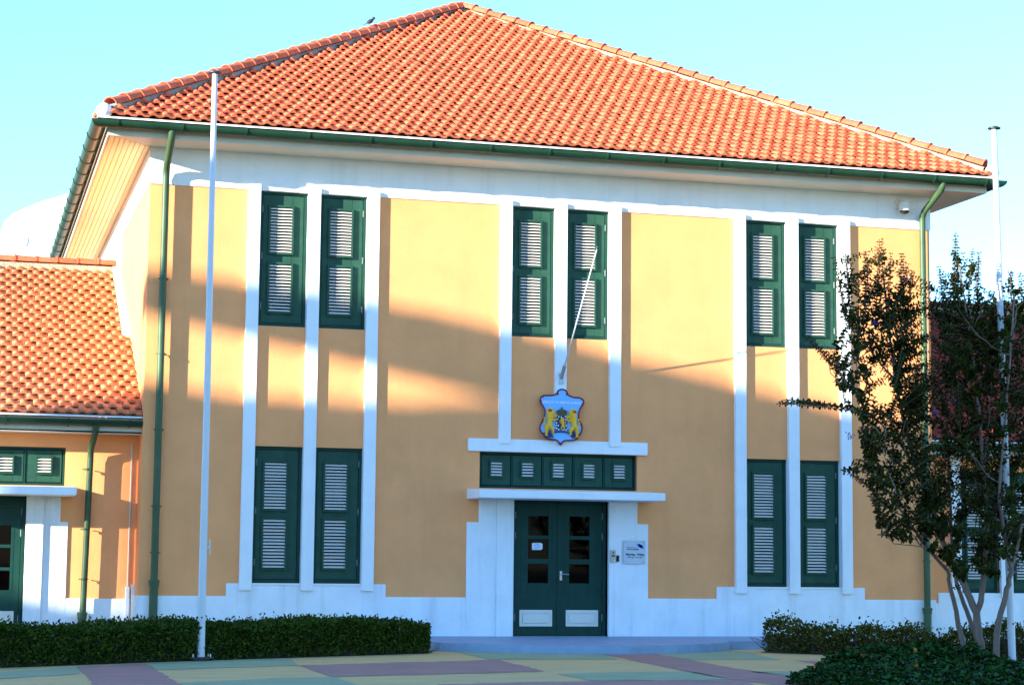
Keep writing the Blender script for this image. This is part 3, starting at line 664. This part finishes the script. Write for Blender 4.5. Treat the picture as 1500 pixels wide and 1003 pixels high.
# coat of arms
EX, EZC, EY = .0, 3.675, -.135
em = thing('coat_of_arms', 'light blue shield shaped coat of arms board with two golden lions above the entrance', 'emblem', (EX, EY, EZC))
def ep(u, v): return (EX+(u-425)/1003., EZC-(v-505)/1003.+.0)
OUT = [(345,112),(352,85),(372,62),(400,50),(430,46),(462,50),(492,66),(512,92),(520,125),(555,148),(605,168),(660,176),(720,174),(765,190),(795,220),(800,250),(788,285),(765,315),(735,365),(715,430),(714,500),(735,565),(765,615),(778,665),(768,725),(740,775),(708,815),(690,850),(640,872),(560,884),(490,886),(450,900),(432,935),(405,966),(380,935),(366,900),(320,880),(240,868),(170,855),(125,830),(108,785),(68,752),(48,700),(62,640),(92,585),(118,520),(135,450),(128,380),(100,325),(62,285),(48,245),(62,195),(105,158),(170,156),(240,152),(300,140)]
part('board', MB().prism([ep(*p) for p in OUT], EY, EY+.05, 'y'), 'emblem_blue', em)
rim = [(*ep(*p), 0) for p in OUT]; rim = [(x, EY-.004, z) for x, z, _ in rim]; rim = rim+[rim[0], rim[1]]
part('rim', MB().tube(rim, .0135, 6), 'emblem_red', em, smooth=True)
sc_ = MB()
for u, v in ((352,128),(508,128),(70,250),(75,290),(770,300),(785,270),(95,590),(745,590),(60,735),(100,785),(745,770),(700,810),(400,930),(95,180),(770,195)): sc_.ball((ep(u, v)[0], EY-.006, ep(u, v)[1]), (.017, .012, .017), 8, 5)
part('scroll', sc_, 'emblem_red', em, smooth=True)
part('escutcheon', MB().prism([ep(*p) for p in ((318,480),(515,480),(518,640),(500,700),(425,750),(345,705),(318,640))], EY-.018, EY-.0005, 'y'), 'emblem_navy', em)
bl = MB()
for u, v in ((368,500),(410,505),(345,540),(480,495),(508,515),(488,545),(330,600),(330,640),(335,690),(368,710),(440,715),(495,715),(500,640),(478,590),(360,645)): x, z = ep(u, v); bl.box(x-.009, x+.009, EY-.024, EY-.0185, z-.011, z+.011)
part('billet', bl, 'letter_white', em)
def lion(cx, cy, s, flip, y, name, parent):
    m = MB()
    def q(u, v): x, z = ep(cx+u*s*flip, cy+v*s); return (x, y, z)
    k = s/1003.
    m.ball(q(-10, -150), (48*k, 30*k, 46*k), 10, 7); m.ball(q(14, -120), (62*k, 34*k, 62*k), 10, 7); m.ball(q(38, -152), (24*k, 24*k, 17*k), 8, 5)
    m.tube([q(5, -110), q(-5, -40), q(-10, 30), q(-20, 80)], [58*k, 52*k, 42*k, 50*k], 8)
    m.tube([q(-20, 75), q(25, 110), q(45, 150), q(38, 185), q(62, 192)], [44*k, 34*k, 22*k, 17*k, 14*k], 8)
    m.tube([q(-35, 75), q(-60, 120), q(-55, 165), q(-66, 215), q(-40, 222)], [42*k, 34*k, 22*k, 18*k, 14*k], 8)
    m.tube([q(30, -70), q(85, -75), q(112, -92)], [26*k, 19*k, 13*k], 8); m.tube([q(20, -30), q(75, -10), q(105, -32)], [26*k, 18*k, 13*k], 8)
    m.tube([q(-45, 90), q(-95, 60), q(-100, 5), q(-72, -25), q(-105, -45)], [13*k, 11*k, 10*k, 12*k, 17*k], 7)
    for a in range(7):
        t = a/6*4.2+1.2; m.ball(q(14+52*math.cos(t), -118-58*math.sin(t)*-1), (20*k, 20*k, 20*k), 6, 4)
    return part(name, m, 'emblem_gold', parent, smooth=True)
l1 = lion(222, 572, 1.1, 1, EY-.022, 'lion', em); l2 = lion(616, 580, 1.1, -1, EY-.022, 'lion', em); lion(432, 610, .50, -1, EY-.026, 'lion', em)
for (u, v), p in (((210, 402), l1), ((628, 412), l2)):
    x, z = ep(u, v); part('crown', MB().prism([(x-.026, z-.018), (x+.026, z-.018), (x+.032, z+.014), (x+.014, z+.004), (x, z+.024), (x-.014, z+.004), (x-.032, z+.014)], EY-.062, EY-.02, 'y'), 'emblem_red', p)
cw = MB(); x, z = ep(420, 430)
cw.prism([(x-.078, z-.048), (x+.078, z-.048), (x+.092, z+.022), (x+.05, z+.048), (x+.012, z+.055), (x-.012, z+.055), (x-.05, z+.048), (x-.092, z+.022)], EY-.03, EY-.0005, 'y')
cw.box(x-.007, x+.007, EY-.028, EY-.012, z+.055, z+.092); cw.box(x-.02, x+.02, EY-.027, EY-.013, z+.066, z+.078)
for k in range(5): cw.tube([(x-.07+k*.035, EY-.034, z-.04), (x-.082+k*.041, EY-.042, z+.01), (x-.03+k*.015, EY-.034, z+.046)], .007, 5)
for k in range(6): cw.ball((x-.07+k*.028, EY-.034, z-.045), .010, 6, 4)
part('crown', cw, 'emblem_bronze', em)
rb = MB(); top = []; bot = []
for k in range(15):
    t = k/14; u = 118+t*590; v = 800-75*math.sin(math.pi*t); top.append(ep(u, v-32)); bot.append(ep(u, v+32))
rb.add([(a, EY-.02, b) for a, b in top]+[(a, EY-.02, b) for a, b in bot]+[(a, EY-.0006, b) for a, b in top]+[(a, EY-.0006, b) for a, b in bot],
    [(k, k+1, 16+k, 15+k) for k in range(14)]+[(30+k, 45+k, 46+k, 31+k) for k in range(14)]+[(k, 30+k, 31+k, k+1) for k in range(14)]+[(15+k, 16+k, 46+k, 45+k) for k in range(14)])
for sx in ((120, 250), (575, 705)): rb.prism([ep(*p) for p in ((sx[0], 800), (sx[1], 782), (sx[1]+40*(1 if sx[0] < 300 else -1), 840), (sx[0]+25, 845))], EY-.012, EY-.0009, 'y')
part('ribbon', rb, 'emblem_navy', em)
for k, ch in enumerate('JE MAINTIENDRAI'):
    if ch == ' ': continue
    t = .20+.60*k/14; u = 118+t*590; v = 800-75*math.sin(math.pi*t); a, b = ep(u, v); sl = math.atan(75*math.pi*math.cos(math.pi*t)/590)
    letters(em, ch, .030, (a, EY-.0225, b), 'emblem_blue', 0, .0012, 'lettering', -sl)
letters(em, 'GERECHT IN EERSTE AANLEG', .0545, (ep(425, 268)[0], EY-.003, ep(425, 268)[1]), 'letter_white', .0008)
part('back_rail', MB().box(-.07, .07, EY+.0505, -.0805, 3.34, 4.0), 'white_paint', em)

# ------------------------------------------------------------------ flagpoles
def flagpole(label, x, y, h, r0, r1, lean, cap=.088):
    t = thing('flagpole', label, 'flagpole', (x, y, 0), 'freestanding white flagpoles')
    part('base_plate', MB().box(x-.15, x+.15, y-.15, y+.15, .03, .05).box(x-.10, x+.10, y-.10, y+.10, 0.001, .03), 'metal_dark', t, bevel=.004)
    for a in (-.11, .11):
        for b in (-.11, .11): part('bolt', MB().tube([(x+a, y+b, .05), (x+a, y+b, .09)], .012, 6), 'steel', t)
    tx, ty = x+lean[0], y+lean[1]; n = 6
    part('pole', MB().tube([(x+(tx-x)*k/n, y+(ty-y)*k/n, .05+(h-.05)*k/n) for k in range(n+1)], [r0+(r1-r0)*k/n for k in range(n+1)], 16), 'metal_white', t, smooth=True)
    part('cap', MB().lathe([(.02, -.04), (.03, 0), (cap, .012), (cap, .028), (.05, .045), (.01, .05)], (tx, ty, h), 16), 'metal_dark', t, smooth=True)
    zc = 1.45; part('cleat', MB().box(x+r0, x+r0+.03, y-.012, y+.012, zc-.02, zc+.02).box(x+r0+.02, x+r0+.035, y-.012, y+.012, zc-.10, zc+.10), 'metal_white', t, bevel=.003)
    part('bolt', MB().tube([(x-.005, y-r0-.01, .55), (x-.005, y-r0+.02, .55)], .012, 8), 'metal_dark', t)
    return t
flagpole('tall white flagpole standing in front of the left clipped hedge', -6.38, -5.22, 7.69, .052, .036, (-.02, 0))
flagpole('white flagpole standing behind the crape myrtle tree on the right', 4.15, -7.17, 7.25, .051, .038, (-.13, 0))

# ------------------------------------------------------------------ bird on the roof hip
bd = thing('bird', 'small dark bird perched on the left hip of the main roof', 'bird', (-2.41, 4.44, 11.28))
bp = Vector((-2.41, 4.40, 11.40)); rot = Matrix.Rotation(-.55, 3, 'Y')
bm_ = MB().ball(bp, (.10, .05, .055), 10, 7, rot); bd.scale = (.75, .75, .75)
part('body', bm_, 'feather_dark', bd, smooth=True)
part('head', MB().ball(bp+Vector((.085, 0, .085)), (.042, .036, .042), 10, 6).add([bp+Vector((.12, -.008, .09)), bp+Vector((.12, .008, .09)), bp+Vector((.155, 0, .078)), bp+Vector((.12, 0, .075))], [(0, 1, 2), (1, 3, 2), (3, 0, 2), (0, 3, 1)]), 'feather_dark', bd, smooth=True)
part('tail', MB().add([bp+rot @ Vector(p) for p in ((-.07, -.02, .01), (-.07, .02, .01), (-.22, .022, -.005), (-.22, -.022, -.005), (-.07, -.02, -.01), (-.07, .02, -.01), (-.22, .022, -.014), (-.22, -.022, -.014))], [(0,1,2,3),(7,6,5,4),(0,3,7,4),(1,5,6,2),(2,6,7,3),(0,4,5,1)]), 'feather_dark', bd)
part('leg', MB().tube([bp+Vector((.0, -.015, -.03)), bp+Vector((.0, -.015, -.13))], .005, 5), 'feather_dark', bd); part('leg', MB().tube([bp+Vector((.0, .015, -.03)), bp+Vector((.0, .015, -.13))], .005, 5), 'feather_dark', bd)

# ------------------------------------------------------------------ round-gabled white building behind
gb = thing('gabled_building', 'white building with a rounded gable and oval vent rising behind the left wing', 'building', (-4.4, 25, 0))
gp = [(-8.62, 0), (-8.62, 10.35), (-8.55, 10.62), (-8.3, 10.86), (-7.95, 11.05), (-7.58, 11.22), (-6.84, 11.51), (-6.0, 11.75), (-5.2, 11.86), (-4.4, 11.9)]
gp = gp+[(-8.8-x, z) for x, z in gp[-2::-1]]
part('wall', MB().prism(gp, 25, 33, 'y'), 'white_paint', gb, bevel=.03)
part('vent', MB().prism([(-7.98+.085*math.cos(a), 10.11+.17*math.sin(a)) for a in [2*math.pi*k/20 for k in range(20)]], 24.985, 25.1, 'y'), 'soffit_paint', gb)

# ------------------------------------------------------------------ unseen buildings left of the frame, added and shaped to shade the facade and wing
nb_ = thing('shade_caster_building', 'unseen long flat roofed building to the left, shaped to shade the facade', 'building', (0, 0, 0))
DN = 48.9; ev = Vector((math.cos(SUN_AZ), -math.sin(SUN_AZ), 0)); hv = Vector((-math.sin(SUN_AZ), -math.cos(SUN_AZ), 0))
def nmesh(pts, d0, d1):
    n = len(pts); vs = [ev*e+hv*(DN+d0)+Vector((0, 0, z)) for e, z in pts]+[ev*e+hv*(DN+d1)+Vector((0, 0, z)) for e, z in pts]
    return MB().add(vs, [tuple(range(n)), tuple(range(2*n-1, n-1, -1))]+[(i, i+n, (i+1) % n+n, (i+1) % n) for i in range(n)])
T12 = math.tan(SUN_EL)
part('roof', nmesh([(-3.22, 14.20), (-3.22, 14.72), (-2.2, 14.98), (-1.6, 15.15), (-.9, 15.30), (0, 15.36), (2.62, 15.38), (2.75, 16.45), (5.4, 16.45), (5.6, 15.5), (26, 15.5), (26, 14.16), (-.3, 14.16)], 0, .25), 'caster_plaster', nb_)  # outline stepped and raised to shape the cast shade
part('parapet', nmesh([(-3.22, 0), (-3.22, 13.05), (-2.1, 13.18), (-1.1, 13.66), (-.35, 14.18), (26, 14.18), (26, 0)], 0, .25), 'caster_plaster', nb_)  # top edge sloped to shape the lit slit on the facade
part('wall', nmesh([(-3.22, 0), (-3.22, 11.2), (26, 11.2), (26, 0)], .25, 9), 'caster_plaster', nb_)
part('post', nmesh([(-3.21, 13.06), (-3.21, 14.2), (-3.08, 14.2), (-3.08, 13.08)], .02, .23), 'caster_plaster', nb_)
lowb = thing('shade_block', 'unseen low block added beside the long building to shade the left wing base', 'building', (0, 0, 0))
part('wall', nmesh([(-9, 0), (-9, 9.55), (-3.23, 9.55), (-3.23, 0)], .3, 6), 'caster_plaster', lowb)  # unseen block added to shade the foot of the left wing

# ------------------------------------------------------------------ planting: hedges
def hedge_from_path(name, label, path, width, height, n, material, gappy=0., twigs=300, lsize=.042):
    """clipped hedge along a path of ground points"""
    t = thing(name, label, 'hedge', (path[0][0], path[0][1], 0))
    P = [np.array(p, float) for p in path]; seg = [np.linalg.norm(b-a) for a, b in zip(P[:-1], P[1:])]; tot = sum(seg)
    def at(s):
        for (a, b, L) in zip(P[:-1], P[1:], seg):
            if s <= L: d = (b-a)/L; return a+d*s, d
            s -= L
        d = (P[-1]-P[-2])/seg[-1]; return P[-1], d
    hv_ = lambda s: height*(1+.07*math.sin(s*2.3)+.05*math.sin(s*5.7+1)+gappy*.25*math.sin(s*3.9+.6)+gappy*.2*math.sin(s*9.1))
    core = MB(); prev = None; ns = max(6, int(tot/.25))
    for i in range(ns+1):
        s = .10+(tot-.20)*i/ns; c, d = at(s); nn = np.array([d[1], -d[0]]); h = hv_(s)*(.80-gappy*.35); w = width*.5*(.86-gappy*.25)
        ring = [(*(c-nn*w), 0.0), (*(c-nn*w), h*.8), (*(c-nn*w*.7), h), (*(c+nn*w*.7), h), (*(c+nn*w), h*.8), (*(c+nn*w), 0.0)]
        if prev: core.add(prev+ring, [(k, k+1, k+7, k+6) for k in range(5)])
        else: core.add(ring, [(0, 1, 2, 3, 4, 5)])
        prev = ring
    core.add(prev, [(5, 4, 3, 2, 1, 0)])
    part('dark_core', core, 'earth', t)  # solid dark core added inside to block light through the leaves
    s = rng.random(n)*tot; pos = np.zeros((n, 3)); nrm = np.zeros((n, 3))
    side = rng.random(n)
    for i in range(n):
        c, d = at(s[i]); nn = np.array([d[1], -d[0]]); h = hv_(s[i]); w = width*.5
        u = side[i]
        e = min(s[i], tot-s[i]); ew = min(1, .55+e/.35)
        depth = abs(rng.normal(0, .05+.06*gappy))
        if u < .45: a, z, nv = 1-depth/w, rng.random()**.7*h, (nn[0], nn[1], .25)
        elif u < .58: a, z, nv = -(1-depth/w), rng.random()*h, (-nn[0], -nn[1], .25)
        else: a, z, nv = rng.uniform(-1, 1), h-depth+max(0, rng.normal(0, .025+.05*gappy)), (0, 0, 1)
        z *= (.92+.08*ew)
        q = c+nn*w*a*ew; pos[i] = (q[0], q[1], max(.02, z)); nrm[i] = nv
    D = nrm*.6+rnd_unit(n)*.9+np.array([0, 0, .25]); N = nrm*.7+rnd_unit(n)*.7
    L = lsize*(.7+.7*rng.random(n)); part_o = link('foliage', leaf_mesh('foliage', pos-np.array(t.location), D, N, L, L*.62, material), t)
    tw = MB()
    for i in range(twigs):
        c, d = at(rng.random()*tot); nn = np.array([d[1], -d[0]]); a = rng.uniform(-.2, 1.0); h = hv_(rng.random()*tot); b = c+nn*width*.5*a*.9
        p0 = (b[0], b[1], rng.uniform(.02, .6)*height); p1 = (b[0]+rng.normal(0, .08), b[1]+rng.normal(0, .05), p0[2]+rng.uniform(.1, .45)*height); tw.tube([p0, p1], [.005, .003], 4, caps=False)
    part('twig', tw, 'twig', t)
    return t
hedge_from_path('hedge', 'long dense dark green clipped hedge in front of the left half of the building', [(-12.2, -8.2), (-8.9, -6.15), (-6.2, -4.45), (-3.05, -2.75)], 1.15, .445, 44000, 'hedge_leaf', .12, 900)
hedge_from_path('hedge', 'sparse brownish hedge along the right part of the facade behind the tree', [(2.50, -2.85), (3.5, -3.95), (5.2, -5.2), (9, -6.5)], .85, .36, 15000, 'hedge_leaf_b', .65, 1600, .046)
for q in ([(-12.2, -8.9), (-8.9, -6.85), (-6.2, -5.12), (-2.95, -3.35), (-2.6, -2.4), (-12.2, -6)], [(2.2, -3.2), (3.2, -4.5), (4.9, -6.0), (9.3, -7.2), (9.3, -5), (2.8, -2.3)]):
    o = structure('planting_bed', MB().add([(x, y, .006) for x, y in q], [tuple(range(len(q)))]), 'earth')

# ground cover mound with orange flowers
gc = thing('groundcover_shrub', 'low dark green ground cover shrub with small orange flowers below the tree', 'shrub', (2.5, -8.5, 0))
poly = [(-.75, -11.0), (.35, -9.2), (1.2, -7.9), (2.0, -7.0), (3.2, -6.35), (4.1, -6.9), (4.35, -7.9), (4.2, -9), (4.6, -12.5), (0, -13)]
def inside(x, y):
    c = False; n = len(poly)
    for i in range(n):
        x1, y1 = poly[i]; x2, y2 = poly[(i+1) % n]
        if (y1 > y) != (y2 > y) and x < (x2-x1)*(y-y1)/(y2-y1)+x1: c = not c
    return c
def edge_d(x, y):
    d = 9
    for i in range(len(poly)):
        a = np.array(poly[i]); b = np.array(poly[(i+1) % len(poly)]); ab = b-a; t = np.clip(((x-a[0])*ab[0]+(y-a[1])*ab[1])/(ab@ab), 0, 1); d = min(d, math.hypot(x-a[0]-t*ab[0], y-a[1]-t*ab[1]))
    return d
def gch(x, y):
    e = edge_d(x, y); k = min(1, e/.45)
    return (.05+.17*math.sqrt(k)*(1 if y > -9 else .8))*(1+.25*math.sin(x*3.1+y*2.2)+.18*math.sin(x*7.3-y*5.1))*(.72 if y < -9.3 else 1)*(1-.68*min(1, max(0, (x-2.75)/.45))*min(1, max(0, (-7.0-y)/.3)))
gx = np.linspace(-.8, 4.7, 40); gy = np.linspace(-13, -6.3, 44); cm = MB(); idx = {}
for i, x in enumerate(gx):
    for j, y in enumerate(gy):
        if inside(x, y): idx[i, j] = len(cm.v); cm.v.append((x, y, max(.01, gch(x, y)-.09)))
for (i, j) in list(idx):
    if (i+1, j) in idx and (i, j+1) in idx and (i+1, j+1) in idx: cm.f.append((idx[i, j], idx[i+1, j], idx[i+1, j+1], idx[i, j+1]))
part('stems', cm, 'cover_leaf', gc)
pts = []
while len(pts) < 24000:
    x, y = rng.uniform(-.8, 4.7), rng.uniform(-13, -6.3)
    if inside(x, y): pts.append((x, y, max(.015, gch(x, y)-abs(rng.normal(0, .045))+max(0, rng.normal(0, .02)))))
pts = np.array(pts); n = len(pts)
D = rnd_unit(n)*np.array([1, 1, .35])+np.array([0, 0, .18]); N = np.array([0, 0, 1.])+rnd_unit(n)*.55; L = .062*(.6+.8*rng.random(n))
link('foliage', leaf_mesh('foliage', pts-np.array([2.5, -8.5, 0]), D, N, L, L*.72, 'cover_leaf'), gc)
FL = MB()
for k in range(7): a = 2*math.pi*k/7; FL.add([(0, 0, 0), (.022*math.cos(a-.35), .022*math.sin(a-.35), .006), (.034*math.cos(a), .034*math.sin(a), .004), (.022*math.cos(a+.35), .022*math.sin(a+.35), .006)], [(0, 1, 2, 3)])
FL.ball((0, 0, .006), .011, 6, 4); flme = FL.mesh('flower', 'flower_orange')
for (x, y) in ((-.25, -10.6), (.25, -10.2), (1.25, -10.1), (1.6, -9.9), (1.9, -9.9), (3.0, -9.1), (3.9, -8.2), (1.0, -9.2), (2.5, -9.6), (.0, -9.95), (4.1, -7.6), (2.0, -8.6), (3.4, -10)):
    link('flower', flme, gc, (x-2.5, y+8.5, gch(x, y)+.02), (R(55)+random.uniform(-.4, .4), random.uniform(-.4, .4), random.uniform(0, 3)))

# ------------------------------------------------------------------ crape myrtle
tree = thing('crape_myrtle_tree', 'multi stemmed tree with dark leaves and a few purple flowers at right', 'tree', (3.7, -7.1, 0))
CAMP = Vector((-9.449, -31.0903, 1.2408))
def px(u, v, y):
    d = fw*F_PX+r2*(u-750)-u2*(v-501.5); return CAMP+d*((y-CAMP.y)/d.y)
def limb(pts, r0, r1):
    P = [px(u, v, y) for u, v, y in pts]; fine = []
    for i in range(len(P)-1):
        for k in range(4): fine.append(P[i].lerp(P[i+1], k/4)+Vector((random.gauss(0, .006), random.gauss(0, .006), 0)))
    fine.append(P[-1]); n = len(fine)
    part('trunk' if r0 > .03 else 'branch', MB().tube(fine, [r0+(r1-r0)*(i/(n-1))**.8 for i in range(n)], 9), 'bark', tree, smooth=True)
    return fine
LIMBS = []
LIMBS.append(limb([(1440, 978, -7.2), (1434, 930, -7.2), (1430, 897, -7.2), (1412, 855, -7.15), (1395, 828, -7.1), (1380, 790, -7.05), (1366, 745, -7.0), (1345, 690, -6.9), (1326, 630, -6.8), (1312, 560, -6.8), (1300, 470, -6.8), (1292, 385, -6.85)], .062, .012))
LIMBS.append(limb([(1431, 900, -7.2), (1438, 872, -7.25), (1443, 820, -7.3), (1446, 760, -7.3), (1441, 690, -7.35), (1436, 640, -7.4), (1430, 560, -7.5), (1418, 470, -7.5), (1405, 390, -7.5)], .045, .010))
LIMBS.append(limb([(1411, 948, -6.85), (1402, 905, -6.85), (1393, 862, -6.85), (1388, 835, -6.8), (1352, 795, -6.7), (1330, 760, -6.6), (1296, 715, -6.5), (1262, 672, -6.4)], .040, .008))
LIMBS.append(limb([(1436, 950, -6.7), (1420, 905, -6.7), (1404, 862, -6.7), (1396, 820, -6.7), (1392, 740, -6.6), (1388, 640, -6.6), (1384, 520, -6.5), (1382, 430, -6.5)], .038, .008))
LIMBS.append(limb([(1459, 968, -7.45), (1462, 912, -7.5), (1476, 862, -7.55), (1482, 835, -7.6), (1471, 785, -7.65), (1463, 730, -7.7), (1470, 640, -7.8), (1480, 520, -7.9), (1486, 430, -8.0)], .048, .010))
LIMBS.append(limb([(1480, 836, -7.6), (1492, 790, -7.6), (1510, 700, -7.7), (1530, 560, -7.8)], .032, .008))
LIMBS.append(limb([(1345, 690, -6.9), (1318, 650, -7.2), (1280, 610, -7.4), (1240, 600, -7.5), (1190, 594, -7.6), (1140, 589, -7.6)], .018, .003))
LIMBS.append(limb([(1312, 560, -6.8), (1280, 520, -7.1), (1240, 460, -7.3), (1222, 385, -7.4)], .016, .003))
LIMBS.append(limb([(1326, 630, -6.8), (1270, 590, -6.9), (1225, 545, -7.0), (1186, 498, -7.0)], .015, .003))
LIMBS.append(limb([(1395, 828, -7.1), (1350, 800, -7.2), (1310, 796, -7.3), (1292, 780, -7.3)], .010, .003))
LIMBS.append(limb([(1418, 470, -7.5), (1430, 420, -7.5), (1432, 375, -7.5)], .010, .003))
LIMBS.append(limb([(1441, 690, -7.35), (1450, 600, -7.1), (1455, 520, -7.0), (1462, 440, -7.0)], .016, .004))
LIMBS.append(limb([(1300, 470, -6.8), (1322, 430, -6.9), (1328, 380, -6.9)], .010, .003))
CP = [(1225,400),(1240,372),(1260,395),(1272,365),(1288,352),(1303,372),(1320,372),(1334,392),(1345,420),(1362,440),(1376,395),(1390,372),(1402,348),(1415,372),(1432,378),(1448,430),(1466,445),(1480,402),(1496,420),(1525,420),(1545,600),(1530,790),(1490,822),(1470,800),(1445,825),(1415,850),(1395,830),(1372,800),(1345,785),(1300,775),(1262,715),(1240,690),(1262,650),(1252,608),(1222,560),(1195,515),(1205,500),(1240,525)]
def in_cp(x, y):
    c = False; n = len(CP)
    for i in range(n):
        x1, y1 = CP[i]; x2, y2 = CP[(i+1) % n]
        if (y1 > y) != (y2 > y) and x < (x2-x1)*(y-y1)/(y2-y1)+x1: c = not c
    return c
allp = np.array([tuple(p) for l in LIMBS for p in l])
LP = []; LD_ = []; LN_ = []; LLn = []; shoots = MB(); ends = []
def leafy(P0, P1, sag, step=.040, size=.072, bare=.1):
    P0 = np.array(P0); P1 = np.array(P1); L = np.linalg.norm(P1-P0); n = max(2, int(L/step)); ax = (P1-P0)/L
    a = np.cross(ax, [.3, .8, .1]); a /= np.linalg.norm(a); b = np.cross(ax, a); pr = None; path = []
    for i in range(n+1):
        t = i/n; p = P0+(P1-P0)*t+np.array([0, 0, sag*4*t*(1-t)]); path.append(tuple(p))
        if t < bare: continue
        ang = rng.random()*.5+(i % 2)*1.57; s = size*(1.0-.45*t)*rng.uniform(.75, 1.2)
        for sg in (0, math.pi):
            d = a*math.cos(ang+sg)+b*math.sin(ang+sg)+ax*.35+np.array([0, 0, rng.uniform(-.35, .1)])
            LP.append(p); LD_.append(d); LN_.append(ax*.8+np.array([0, 0, .7])+rng.normal(0, .25, 3)); LLn.append(s)
    shoots.tube(path[::3]+[path[-1]], [.005]*len(path[::3])+[.002], 4, caps=False)
def pick(e, wh=.35, up=.2):
    d = np.linalg.norm(allp-e, axis=1)+wh*np.linalg.norm(allp[:, :2]-e[:2], axis=1)+np.maximum(0, allp[:, 2]-e[2]+up)*5
    return allp[np.argmin(d)]
sec = MB(); nb2 = 0
while nb2 < 80:
    u, v = rng.uniform(1200, 1540), rng.uniform(400, 800)
    if not in_cp(u, v): continue
    e = np.array(px(u, v, -7.2+rng.normal(0, .45))); q = pick(e, .1, .45); L = np.linalg.norm(e-q)
    if L < .25: continue
    pth = [tuple(q+(e-q)*t+np.array([rng.normal(0, .015), rng.normal(0, .015), -.10*L*4*t*(1-t)])) for t in np.linspace(0, 1, 9)]
    sec.tube(pth, [.011-.008*k/8 for k in range(9)], 6, caps=False); allp = np.concatenate([allp, np.array(pth[2:])]); nb2 += 1
so = part('twig', sec, 'bark', tree, smooth=True); so['kind'] = 'stuff'
ns = 0
while ns < 1620:
    u, v = (rng.uniform(1180, 1545), rng.uniform(345, 855)) if ns < 1250 else (rng.uniform(1335, 1520), rng.uniform(440, 790))
    if not in_cp(u, v): continue
    if rng.random() > (1 if v > 440 else .6)*(.72 if u < 1310 and v < 600 else 1): continue
    e = np.array(px(u, v, -7.2+rng.normal(0, .48))); s = pick(e, .3, .12)
    L = np.linalg.norm(s-e)
    if L > .62: s = e+(s-e)/L*.62
    if L < .12: continue
    leafy(s, e, rng.uniform(-.03, .06), size=.078); ns += 1
for u0, v0, u1, v1 in ((1240,470,1224,378),(1250,480,1240,372),(1285,470,1290,348),(1270,460,1268,372),(1320,470,1322,370),(1300,460,1306,372),(1400,450,1399,343),(1412,470,1424,366),(1428,480,1436,372),(1384,470,1376,392),(1395,480,1382,400),(1440,480,1452,428),(1478,490,1480,398),(1468,500,1466,440),(1240,560,1186,496),(1236,540,1200,505),(1330,480,1338,400),
        (1255,598,1140,589),(1215,596,1150,587),(1262,690,1234,686),(1290,730,1246,694),(1340,790,1291,778),(1500,470,1494,400),(1250,540,1216,520)):
    for q in range(2):
        y = -7.2+rng.normal(0, .15); leafy(px(u0+rng.uniform(-4, 4), v0+rng.uniform(-4, 4), y), px(u1+rng.uniform(-3, 3), v1+rng.uniform(-2, 6), y+rng.normal(0, .08)), .02, size=.074, bare=.02)
LP = np.array(LP); o = np.array(tree.location)
link('crown', leaf_mesh('crown', LP-o, np.array(LD_), np.array(LN_), np.array(LLn), np.array(LLn)*.80, 'tree_leaf'), tree)
part('shoots', shoots, 'twig', tree)
for (u, v) in ((1329, 411), (1281, 473), (1370, 603), (1245, 639), (1481, 400), (1399, 588)):
    c = np.array(px(u, v, -7.75 if v > 450 else -7.2)); n = 22; q = c+rng.normal(0, .022, (n, 3))
    fo = link('flower', leaf_mesh('flower', q-o, rnd_unit(n), rnd_unit(n), np.full(n, .026), np.full(n, .024), 'flower_purple'), tree); fo['kind'] = 'stuff'
bd.location.z -= .05
